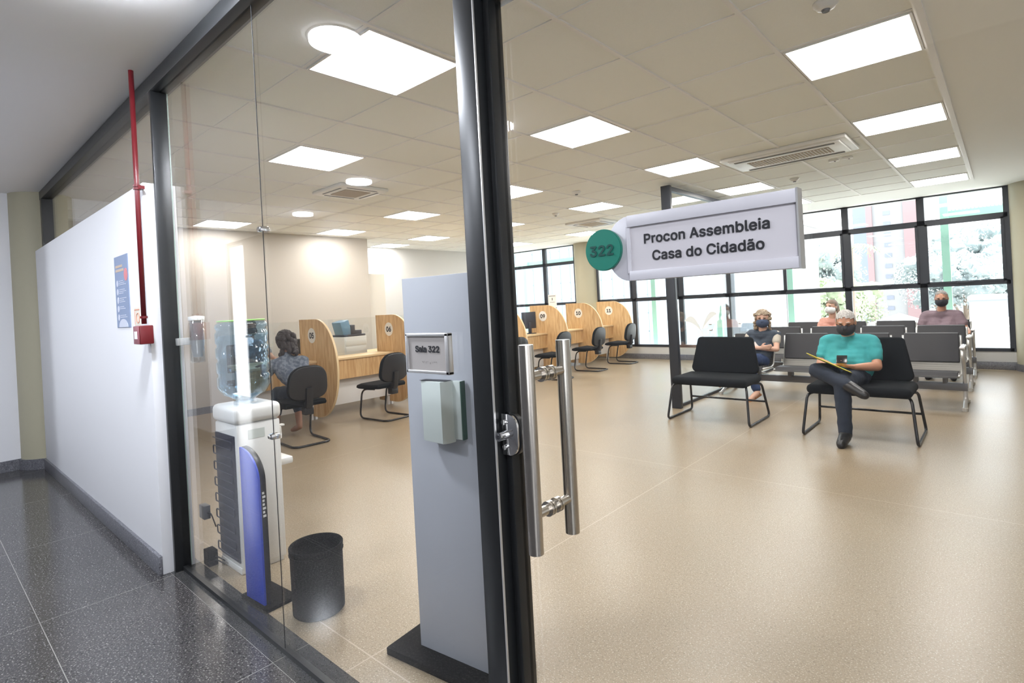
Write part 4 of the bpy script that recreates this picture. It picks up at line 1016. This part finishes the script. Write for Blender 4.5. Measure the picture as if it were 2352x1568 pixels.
    if shoes:
        for Hp, K, A, Tn in legs:
            bm = bmesh.new(); dd = (Tn - A); up = (K - A).normalized()
            seg(bm, A, A + dd * 0.3 - up * 0.01, 0.052, 0.048); seg(bm, A + dd * 0.2 - up * 0.012, Tn, 0.050, 0.040); seg(bm, A - dd * 0.22 - up * 0.045, Tn + dd * 0.1 - up * 0.004, 0.038, 0.034)
            mobj('shoe', remesh(bm, voxel, 2, 'shoe'), shoe, body)
    # mask
    if maskm is not None:
        bm = bmesh.new(); vs = ell(bm, (0, -0.022, -0.040), (0.079, 0.092, 0.070), None, 32)
        ell(bm, (0, -0.070, -0.020), (0.036, 0.048, 0.036), None, 18)
        bmesh.ops.delete(bm, geom=[v for v in bm.verts if v.co.y > 0.005 or v.co.z > 0.016 - max(0, (abs(v.co.x) - 0.02)) * 0.30], context='VERTS')
        ex = bmesh.ops.solidify(bm, geom=bm.faces[:], thickness=0.002)
        for v in bm.verts: v.co = H_ + R3 @ v.co
        mk = fin(bm, 'face_mask', maskm, body, sharp=2)
        bm = bmesh.new()
        for s in (-1, 1):
            tube(bm, [hp(s * 0.068, -0.02, -0.015), hp(s * 0.082, 0.02, 0.012), hp(s * 0.084, 0.03, -0.012), hp(s * 0.066, -0.01, -0.065)], 0.0018, fr=0.01, n=5)
        fin(bm, 'ear_loop', maskm, mk)
    # hair
    bm = bmesh.new()
    grow = {'short': 0.005, 'thin': 0.003, 'curly': 0.018, 'tail': 0.008, 'bun': 0.02}[hairkind]
    ell(bm, (0, 0.016, 0.034), (0.077 + grow, 0.095 + grow, 0.088 + grow), None, 36)
    lim = {'thin': 0.072, 'short': 0.060}.get(hairkind, 0.052)
    kill = []
    for v in bm.verts:
        face = (-v.co.y) * 0.9 + 0.0
        lowf = lim + max(0, 0.05 - abs(v.co.x)) * 0.4 if v.co.y < -0.02 else (-0.055 if v.co.y > 0.03 else -0.055 + (0.03 - v.co.y) / 0.05 * (0.055 + 0.02))
        if v.co.z < lowf: kill.append(v)
    bmesh.ops.delete(bm, geom=kill, context='VERTS')
    bmesh.ops.subdivide_edges(bm, edges=bm.edges[:], cuts=1, use_grid_fill=True)
    for v in bm.verts:
        if hairkind in ('curly', 'bun'): v.co += v.co.normalized() * (noise.noise(v.co * 45) * 0.010)
        else: v.co += v.co.normalized() * (noise.noise(v.co * 60) * 0.003)
    bmesh.ops.solidify(bm, geom=bm.faces[:], thickness=0.003)
    rnd = random.Random(3)
    if hairkind == 'curly':
        for k in range(70):
            a = rnd.uniform(-0.15 * PI, 1.15 * PI); rr_ = rnd.uniform(0.078, 0.10); z = rnd.uniform(-0.14, 0.08)
            ell(bm, (rr_ * math.cos(a), 0.02 + 0.095 * math.sin(a) * (1.0 if z > -0.06 else 0.8), z), (rnd.uniform(0.012, 0.022), rnd.uniform(0.012, 0.022), rnd.uniform(0.02, 0.032)), None, 8)
    if hairkind == 'tail':
        seg(bm, (0.05, 0.07, 0.0), (0.085, 0.05, -0.10), 0.030, 0.026); seg(bm, (0.085, 0.05, -0.10), (0.09, 0.0, -0.22), 0.026, 0.012)
    if hairkind == 'bun':
        for k in range(60):
            a = rnd.uniform(0, PI); z = rnd.uniform(-0.15, 0.06)
            ell(bm, (0.088 * math.cos(a), 0.02 + 0.108 * math.sin(a), z), (rnd.uniform(0.025, 0.035), rnd.uniform(0.025, 0.035), rnd.uniform(0.03, 0.045)), None, 10)
    for v in bm.verts: v.co = H_ + R3 @ v.co
    fin(bm, 'hair', hair, body, sharp=1.2)
    return body, o0

# man in teal on the right wide chair
JM = dict(pelvis=(-1.12, 5.93, 0.545), chest=(-1.12, 6.02, 0.745), neck=(-1.12, 6.02, 0.905), head=(-1.125, 5.95, 1.020), shl=(-1.305, 6.04, 0.835), shr=(-0.935, 6.04, 0.835),
          ell=(-1.345, 5.93, 0.640), wrl=(-1.215, 5.74, 0.640), elr=(-0.885, 5.90, 0.625), wrr=(-1.03, 5.71, 0.640),
          hipl=(-1.21, 5.90, 0.535), hipr=(-1.04, 5.90, 0.535), knl=(-1.300, 5.56, 0.615), anl=(-1.035, 5.42, 0.515), toel=(-0.915, 5.36, 0.455),
          knr=(-1.085, 5.47, 0.530), anr=(-1.075, 5.44, 0.085), toer=(-1.080, 5.29, 0.035))
hd = [((-1.215, 5.74, 0.640), (0.8, -0.45, 0.10), (0.1, 0.3, 1), 0.9, 1.0, -1), ((-1.03, 5.71, 0.640), (-0.75, -0.5, 0.12), (-0.1, 0.3, 1), 0.9, 1.0, 1)]
man1, _ = person('man in a teal t-shirt and black mask, legs crossed, using a phone', JM, m_skin1, m_teal, m_jean, m_hgrey, m_maskb, m_shoe, 0.05, 0.32, 'short', 1.12, hands=hd, belly=0.03, sleeve=0.62, anklecut=1.0)
ph = thing('mobile_phone', 'black mobile phone in the hands of the man in teal', 'phone', (-1.115, 5.655, 0.715), 0)
ph.rotation_euler = (math.radians(-52), 0, math.radians(6))
bm = bmesh.new(); box(bm, -0.042, 0.042, -0.0045, 0.0045, -0.055, 0.045, bev=0.004); fin(bm, 'case', m_phone, ph)
bm = bmesh.new(); box(bm, -0.037, 0.037, 0.0046, 0.0052, -0.048, 0.038); fin(bm, 'screen', m_dark, ph)
fd = thing('yellow_folder', 'yellow folder lying on the crossed leg of the man in teal', 'folder', (-1.20, 5.60, 0.675))
dx = Vector((0.36, -0.10, -0.185)).normalized()
bm = bmesh.new(); box(bm, -0.19, 0.19, -0.13, 0.11, -0.0025, 0.0, bev=0); box(bm, -0.188, 0.185, -0.125, 0.108, 0.0005, 0.003)
q = Matrix.Rotation(math.radians(25), 4, 'Y') @ Matrix.Rotation(math.radians(-14), 4, 'X')
bmesh.ops.transform(bm, matrix=q, verts=bm.verts); fin(bm, 'cover', m_yellow, fd)
bm = bmesh.new(); box(bm, -0.183, 0.182, -0.122, 0.105, -0.0001, 0.0005); bmesh.ops.transform(bm, matrix=q, verts=bm.verts); fin(bm, 'sheets', m_paper, fd)

# woman with curly hair in the first seat of the front row
JW = dict(pelvis=(-2.50, 7.62, 0.455), chest=(-2.45, 7.72, 0.655), neck=(-2.43, 7.72, 0.845), head=(-2.415, 7.67, 0.985), shl=(-2.60, 7.72, 0.775), shr=(-2.265, 7.72, 0.775),
          ell=(-2.645, 7.62, 0.60), wrl=(-2.40, 7.50, 0.62), elr=(-2.235, 7.60, 0.595), wrr=(-2.50, 7.47, 0.625),
          hipl=(-2.58, 7.58, 0.445), hipr=(-2.41, 7.58, 0.445), knl=(-2.45, 7.20, 0.42), anl=(-2.36, 7.16, 0.09), toel=(-2.40, 7.00, 0.03),
          knr=(-2.48, 7.18, 0.52), anr=(-2.70, 7.02, 0.27), toer=(-2.70, 6.86, 0.23))
hw_ = [((-2.40, 7.50, 0.62), (0.9, -0.1, 0.1), (0, 1, 0.2), 0.7, 0.9, 1), ((-2.50, 7.47, 0.625), (-0.9, 0.0, 0.1), (0, 1, 0), 0.7, 0.9, -1)]
w1, _ = person('woman with curly hair and dark mask, arms crossed, in the front row', JW, m_skin2, m_blouse, m_jeanb, m_hcurl, m_maskn, m_sandal, 0.25, 0.05, 'curly', 0.92, hands=hw_, sleevem=m_cream, sleeve=0.45, shoes=False, anklecut=0.85)
for s, a, t_ in (('l', JW['anl'], JW['toel']), ('r', JW['anr'], JW['toer'])):
    bm = bmesh.new(); o_ = Vector(JW['pelvis']); o_.z = 0; A = Vector(a) - o_; Tn = Vector(t_) - o_
    q_ = (Tn - A); sole0 = A - q_ * 0.35 - Vector((0, 0, 0.055)); sole1 = Tn + q_ * 0.2 - Vector((0, 0, 0.02))
    seg(bm, sole0, sole1, 0.018, 0.020)
    tube(bm, [A.lerp(Tn, 0.65) + Vector((0.038, 0, -0.02)), A.lerp(Tn, 0.65) + Vector((0.0, 0, 0.036)), A.lerp(Tn, 0.65) + Vector((-0.038, 0, -0.02))], 0.006, fr=0.03)
    tube(bm, [A + Vector((0.04, 0, -0.02)), A + Vector((0.0, -0.036, 0.02)), A + Vector((-0.04, 0, -0.02))], 0.006, fr=0.03)
    fin(bm, 'sandal', m_sandal, w1)
bm = bmesh.new(); o_ = Vector(JW['pelvis']); o_.z = 0
prism(bm, [(-0.03, 0.62), (0.005, 0.70), (0.03, 0.66), (0.06, 0.63), (0.02, 0.62)], -0.045, -0.043, 'Y'); fin(bm, 'shirt_print', m_paper, w1)

# man in the back row
J3 = dict(pelvis=(-0.70, 10.18, 0.50), chest=(-0.70, 10.27, 0.72), neck=(-0.70, 10.28, 0.925), head=(-0.69, 10.22, 1.105), shl=(-0.885, 10.28, 0.865), shr=(-0.515, 10.28, 0.865),
          ell=(-0.965, 10.20, 0.66), wrl=(-0.93, 9.98, 0.60), elr=(-0.435, 10.20, 0.66), wrr=(-0.40, 9.96, 0.66), hipl=(-0.79, 10.13, 0.49), hipr=(-0.61, 10.13, 0.49),
          knl=(-0.82, 9.72, 0.47), anl=(-0.82, 9.72, 0.085), toel=(-0.84, 9.56, 0.035), knr=(-0.58, 9.72, 0.47), anr=(-0.58, 9.72, 0.085), toer=(-0.56, 9.56, 0.035))
h3 = [((-0.93, 9.98, 0.60), (0.1, -1, -0.1), (0, 0, -1), 0.5, 1.0, 1), ((-0.40, 9.96, 0.66), (0, -1, -0.1), (0, 0, -1), 0.5, 1.0, -1)]
person('man in a mauve polo shirt and black mask in the back row', J3, m_skin1, m_polo, m_jean, m_hgrey2, m_maskb, m_shoe, 0.0, 0.22, 'thin', 1.12, voxel=0.013, hands=h3, belly=0.02)
# woman in the back row
J4 = dict(pelvis=(-2.12, 10.18, 0.47), chest=(-2.13, 10.27, 0.66), neck=(-2.13, 10.28, 0.86), head=(-2.125, 10.22, 1.035), shl=(-2.28, 10.28, 0.795), shr=(-1.98, 10.28, 0.795),
          ell=(-2.34, 10.18, 0.60), wrl=(-2.20, 9.98, 0.58), elr=(-1.92, 10.18, 0.60), wrr=(-2.04, 9.98, 0.58), hipl=(-2.20, 10.13, 0.46), hipr=(-2.04, 10.13, 0.46),
          knl=(-2.20, 9.74, 0.46), anl=(-2.20, 9.72, 0.085), toel=(-2.2, 9.57, 0.035), knr=(-2.04, 9.74, 0.46), anr=(-2.04, 9.72, 0.085), toer=(-2.04, 9.57, 0.035))
h4 = [((-2.20, 9.98, 0.58), (0.6, -0.7, 0), (0, 0, -1), 0.5, 0.9, 1), ((-2.04, 9.98, 0.58), (-0.6, -0.7, 0), (0, 0, -1), 0.5, 0.9, -1)]
person('woman in a peach blouse and white mask in the back row', J4, m_skin2, m_peach, m_jean, m_hbrown, m_maskw, m_shoe, -0.45, 0.0, 'tail', 0.88, voxel=0.013, hands=h4, sleeve=0.95)
# person at desk 05, seen from behind, faces -X
J5 = dict(pelvis=(-5.78, 2.86, 0.53), chest=(-5.92, 2.80, 0.72), neck=(-6.02, 2.76, 0.93), head=(-6.10, 2.79, 1.075), shl=(-6.00, 2.60, 0.84), shr=(-5.98, 2.94, 0.84),
          ell=(-6.18, 2.58, 0.72), wrl=(-6.42, 2.66, 0.81), elr=(-6.20, 2.98, 0.76), wrr=(-6.40, 3.02, 0.84), hipl=(-5.84, 2.78, 0.51), hipr=(-5.84, 2.95, 0.51),
          knl=(-6.24, 2.74, 0.50), anl=(-6.16, 2.66, 0.085), toel=(-6.30, 2.62, 0.035), knr=(-6.24, 2.96, 0.50), anr=(-6.12, 2.92, 0.085), toer=(-6.26, 2.90, 0.035))
J5 = {k: (v[0], v[1] + 0.11, v[2]) for k, v in J5.items()}
h5 = [((-6.42, 2.77, 0.81), (-1, 0, 0), (0, 0, -1), 0.4, 0.95, -1), ((-6.40, 3.13, 0.84), (-0.7, 0, 0.6), (-0.6, 0, -0.4), 0.8, 0.95, 1)]
person('person with dark hair leaning on desk 05, seen from behind', J5, m_skin3, m_slate, m_jean, m_hdark, None, m_sandal, -PI / 2, 0.25, 'bun', 0.95, voxel=0.013, hands=h5, shoes=False, anklecut=0.55, sleeve=0.8)
# attendant whose dark hair shows above the water bottle
J6 = dict(pelvis=(-7.95, 3.27, 0.60), chest=(-7.93, 3.27, 0.86), neck=(-7.92, 3.27, 1.06), head=(-7.90, 3.27, 1.23), shl=(-7.93, 3.44, 0.99), shr=(-7.93, 3.10, 0.99),
          ell=(-7.80, 3.50, 0.80), wrl=(-7.55, 3.42, 0.80), elr=(-7.80, 3.04, 0.80), wrr=(-7.55, 3.12, 0.80), hipl=(-7.86, 3.36, 0.56), hipr=(-7.86, 3.18, 0.56),
          knl=(-7.50, 3.36, 0.52), anl=(-7.54, 3.36, 0.085), toel=(-7.40, 3.36, 0.035), knr=(-7.50, 3.18, 0.52), anr=(-7.54, 3.18, 0.085), toer=(-7.40, 3.18, 0.035))
h6 = [((-7.55, 3.42, 0.80), (1, 0, 0), (0, 0, -1), 0.4, 0.95, 1), ((-7.55, 3.12, 0.80), (1, 0, 0), (0, 0, -1), 0.4, 0.95, -1)]
person('attendant with dark hair behind desk 05, mostly hidden by the water bottle', J6, m_skin3, m_slate, m_jean, m_hdark, m_maskb, m_shoe, PI / 2, 0.1, 'short', 0.95, voxel=0.016, hands=h6)
oc2 = dup(oc, (-8.0, 3.27, 0), 0.0, 'office chair under the attendant behind desk 05'); 
bg_ = thing('fur_handbag', 'brown furry handbag lying on desk 05', 'bag', (-6.74, 3.30, 0.776))
bm = bmesh.new(); ell(bm, (0, 0, 0.05), (0.09, 0.15, 0.055), None, 28)
for v in bm.verts: v.co += v.co.normalized() * noise.noise(v.co * 30) * 0.02; v.co.z = max(v.co.z, 0.001)
fin(bm, 'pouch', m_bag, bg_)
fin(T((0.0, -0.10, 0.08), (0.02, -0.04, 0.12), (0.02, 0.05, 0.12), (0, 0.10, 0.08), r=0.008, fr=0.05), 'strap', m_bag, bg_)

# ------------------------------------------------------------------ outside
def stf(o, lab, cat, group=None): return tag(o, lab, cat, group)
m_ground = mat('pale_concrete_ground', (0.50, 0.50, 0.49), 0.8, noise_col=((0.42, 0.43, 0.41), 0.05, 0.4, 0.6))
o = fin(B(-220, 120, 11.6, 320, -9.2, -9.0), 'ground_outside', m_ground); o['kind'] = 'structure'
o = fin(B(-40, 20, -30, -2.5, -9.2, -9.0), 'ground_courtyard', m_ground); o['kind'] = 'structure'
# mint green steel outside the windows
for i, (x, lab) in enumerate(((-10.1, 'left of the short window'), (-6.15, 'behind the desk end'), (-4.62, 'behind the curly haired woman'), (-3.17, 'behind the glass wall end'), (-0.71, 'at the right end of the windows'))):
    t = thing('mint_steel_post', 'mint green steel post outside the glass, ' + lab, 'post', (x, 11.9, -9.0), 0, 'mint green posts outside the windows')
    fin(B(-0.055, 0.055, -0.05, 0.05, 0, 12.6), 'shaft', m_mint, t); fin(B(-0.10, 0.10, -0.09, 0.09, 0, 0.03), 'base_plate', m_mint, t)
for x0, x1, z, lab in ((-10.9, -7.0, 2.46, 'over the short window'), (-0.71, 1.6, 2.49, 'at the right end of the windows')):
    t = thing('mint_steel_rail', 'mint green horizontal steel rail outside, ' + lab, 'rail', (x0, 11.98, z), 0, 'mint green rails outside the windows')
    fin(B(0, x1 - x0, -0.03, 0.03, -0.06, 0.06), 'bar', m_mint, t)
    bm = bmesh.new(); n_ = int((x1 - x0) / 0.05)
    for k in range(n_): cyl(bm, (k * 0.05, 0, 0.06), (k * 0.05, 0, 0.085), 0.012, n=6)
    o = fin(bm, 'mesh_teeth', m_mint, t); o['kind'] = 'stuff'
def cols(c): return mat('facade', c, 0.8)
def building(lab, px0, px1, ptop, Y, depth, wallc, winc, nx, nz, wfrac=(0.45, 0.45), zbase=-9.0, strips=(), flat=False):
    a = sight(px0, ptop, Y); b_ = sight(px1, ptop, Y); x0, x1, zt = a.x, b_.x, max(a.z, b_.z)
    t = thing('building', lab, 'building', ((x0 + x1) / 2, Y, zbase), 0); hw = (x1 - x0) / 2; h = zt - zbase
    fin(B(-hw, hw, 0, depth, 0, h), 'wall', wallc, t)
    fin(B(-hw - 0.1, hw + 0.1, -0.1, depth + 0.1, h, h + 0.3), 'parapet', wallc, t)
    for f0, f1, m_ in strips: fin(B(-hw + f0 * 2 * hw, -hw + f1 * 2 * hw, -0.35, 0.0, 0, h), 'facade_strip', m_, t)
    cw, ch = 2 * hw / nx, h / nz
    for i in range(nx):
        bm = bmesh.new()
        for j in range(nz):
            cx_, cz_ = -hw + (i + 0.5) * cw, (j + 0.5) * ch
            box(bm, cx_ - cw * wfrac[0] / 2, cx_ + cw * wfrac[0] / 2, -0.06, 0.0, cz_ - ch * wfrac[1] / 2, cz_ + ch * wfrac[1] / 2)
        fin(bm, 'window_column', winc, t)
    return t
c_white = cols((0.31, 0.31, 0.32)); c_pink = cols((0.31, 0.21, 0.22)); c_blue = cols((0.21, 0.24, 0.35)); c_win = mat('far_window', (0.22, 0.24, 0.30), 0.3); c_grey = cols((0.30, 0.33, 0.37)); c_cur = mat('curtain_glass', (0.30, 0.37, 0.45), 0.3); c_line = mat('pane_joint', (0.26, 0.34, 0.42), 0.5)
building('tall white tower with pink and blue strips far behind the windows', 1948, 2108, 300, 95, 14, c_white, c_win, 1, 22, (0.10, 0.36), strips=((0.0, 0.2, c_blue), (0.2, 0.29, c_pink), (0.74, 1.0, c_pink)))
t = building('pale blue curtain glass facade behind the short window', 1100, 1500, 400, 26, 10, c_cur, c_cur, 1, 2, (0.1, 0.1))
bm = bmesh.new(); hw = (sight(1500, 400, 26).x - sight(1100, 400, 26).x) / 2
for k in range(18): box(bm, -hw + k * hw / 9, -hw + k * hw / 9 + 0.04, -0.03, 0, 0, 20)
for k in range(22): box(bm, -hw, hw, -0.03, 0, k * 0.95, k * 0.95 + 0.04)
fin(bm, 'mullion_grid', c_line, t)
building('grey stepped block beside the column', 1470, 1500, 655, 60, 10, c_grey, c_win, 2, 6)
building('white narrow block left of the glass wall post', 1512, 1545, 470, 40, 8, c_white, c_win, 1, 9, (0.2, 0.3))
building('pale block seen through the inner glass wall', 1560, 1650, 500, 52, 9, c_grey, c_white, 3, 8, (0.3, 0.7))
building('white block with pale horizontal louvres behind the woman', 1672, 1795, 520, 38, 9, c_white, c_grey, 1, 14, (0.72, 0.55))
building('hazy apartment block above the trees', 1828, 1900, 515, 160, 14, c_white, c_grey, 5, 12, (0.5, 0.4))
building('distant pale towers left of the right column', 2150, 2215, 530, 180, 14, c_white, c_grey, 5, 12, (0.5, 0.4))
building('low white house with a dark window behind the trees', 1885, 1935, 632, 70, 8, c_white, c_win, 2, 2, (0.3, 0.4))
building('low grey house behind the right seats', 2225, 2345, 690, 60, 8, c_grey, c_white, 3, 2, (0.2, 0.2))
# low roofs
def roof(lab, px0, px1, py_, Y, col):
    a, b_ = sight(px0, py_, Y), sight(px1, py_, Y); z = (a.z + b_.z) / 2
    t = thing('low_roof', lab, 'roof', ((a.x + b_.x) / 2, Y, -9.0)); hw = (b_.x - a.x) / 2; h = z + 9
    fin(B(-hw, hw, 0, 8, 0, h - 1), 'wall', c_white, t)
    bm = bmesh.new(); prism(bm, [(-hw - 0.5, h - 1), (hw + 0.5, h - 1), (0, h)], -0.5, 8.5, 'Y'); fin(bm, 'roof', col, t)
roof('pale gabled roof below the tower', 1960, 2110, 730, 55, cols((0.46, 0.46, 0.46)))
roof('wide white roof at the lower right of the windows', 2150, 2420, 738, 34, cols((0.62, 0.62, 0.62)))
roof('white roof below the trees', 1800, 1960, 745, 45, cols((0.62, 0.62, 0.62)))
# trees
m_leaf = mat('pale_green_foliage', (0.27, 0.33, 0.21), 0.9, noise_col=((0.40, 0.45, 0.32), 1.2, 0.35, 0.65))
m_leaf2 = mat('hazy_green_foliage', (0.27, 0.32, 0.33), 0.9, noise_col=((0.35, 0.40, 0.40), 1.2, 0.35, 0.65))  # haze put into the colour: foliage greyed and lightened
m_bark = mat('bark', (0.25, 0.2, 0.16), 0.9)
def tree(lab, px_, py_, Y, r, m_, seed):
    c = sight(px_, py_, Y); t = thing('tree', lab, 'tree', (c.x, Y, -9.0), 0, 'trees outside the windows'); rn = random.Random(seed); h = c.z + 9
    bm = bmesh.new(); cyl(bm, (0, 0, 0), (0, 0, h), 0.3, 0.15, n=10)
    for k in range(5): a = k * 1.3; cyl(bm, (0, 0, h * 0.6), (r * 0.6 * math.cos(a), r * 0.6 * math.sin(a), h + r * 0.2), 0.12, 0.05, n=8)
    fin(bm, 'trunk', m_bark, t)
    bm = bmesh.new()
    for k in range(60):
        a, b_, q_ = rn.uniform(0, 2 * PI), rn.uniform(-0.5, 1), rn.uniform(0.3, 0.85)
        p = Vector((math.cos(a) * q_ * r * 1.15, math.sin(a) * q_ * r, b_ * r * 0.6 + h)); s_ = rn.uniform(0.12, 0.28) * r
        res = bmesh.ops.create_icosphere(bm, subdivisions=3, radius=s_)
        for v in res['verts']: v.co = v.co * (1 + 0.5 * noise.noise(v.co * 3.0 / s_ + p) + 0.25 * noise.noise(v.co * 8.0 / s_ + p)) + p
    for k in range(3500):
        a, b_, q_ = rn.uniform(0, 2 * PI), rn.uniform(-0.6, 1), rn.uniform(0.7, 1.2)
        p = Vector((math.cos(a) * q_ * r * 1.1 * math.sqrt(1 - min(abs(b_), 0.95) ** 2), math.sin(a) * q_ * r * math.sqrt(1 - min(abs(b_), 0.95) ** 2), b_ * r * 0.8 + h)); e = rn.uniform(0.08, 0.16)
        u = Vector((rn.uniform(-1, 1), rn.uniform(-1, 1), rn.uniform(-1, 1))).normalized() * e; w = u.orthogonal().normalized() * e * 0.6
        bm.faces.new([bm.verts.new(p + u), bm.verts.new(p + w), bm.verts.new(p - u), bm.verts.new(p - w)])
    o = fin(bm, 'crown', m_, t, sharp=1.5)
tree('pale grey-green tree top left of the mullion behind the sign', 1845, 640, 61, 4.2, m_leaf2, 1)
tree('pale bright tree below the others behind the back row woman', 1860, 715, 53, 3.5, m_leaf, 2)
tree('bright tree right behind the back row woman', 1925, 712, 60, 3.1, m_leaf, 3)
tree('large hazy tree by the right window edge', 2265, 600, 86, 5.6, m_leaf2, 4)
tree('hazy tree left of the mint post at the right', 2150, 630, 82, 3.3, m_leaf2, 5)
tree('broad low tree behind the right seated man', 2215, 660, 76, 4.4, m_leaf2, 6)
pt = thing('palm_tree', 'pale palm crown across the mullion left of the tower', 'tree', (sight(1945, 565, 42).x, 42, -9.0)); hz = sight(1945, 565, 42).z + 9
bm = bmesh.new(); cyl(bm, (0, 0, 0), (0.2, 0, hz), 0.22, 0.14, n=12); fin(bm, 'trunk', m_bark, pt)
for k in range(11):
    bm = bmesh.new(); a = 2 * PI * k / 11; n_ = 14; prev = None; L_ = 2.6
    for i in range(n_ + 1):
        t_ = i / n_; p = Vector((0.2 + math.cos(a) * L_ * t_, math.sin(a) * L_ * t_, hz + 0.9 * t_ - 2.4 * t_ * t_)); 
        if i:
            for s in (-1, 1):
                side = Vector((-math.sin(a), math.cos(a), 0)) * s * 0.38 * math.sin(PI * min(t_ + 0.1, 1)) + Vector((math.cos(a) * 0.2, math.sin(a) * 0.2, -0.25))
                q1 = bm.verts.new(prev); q2 = bm.verts.new(prev + (p - prev) * 0.6); q3 = bm.verts.new(prev + side); bm.faces.new((q1, q2, q3))
        prev = p
    fin(bm, 'frond', m_leaf, pt)
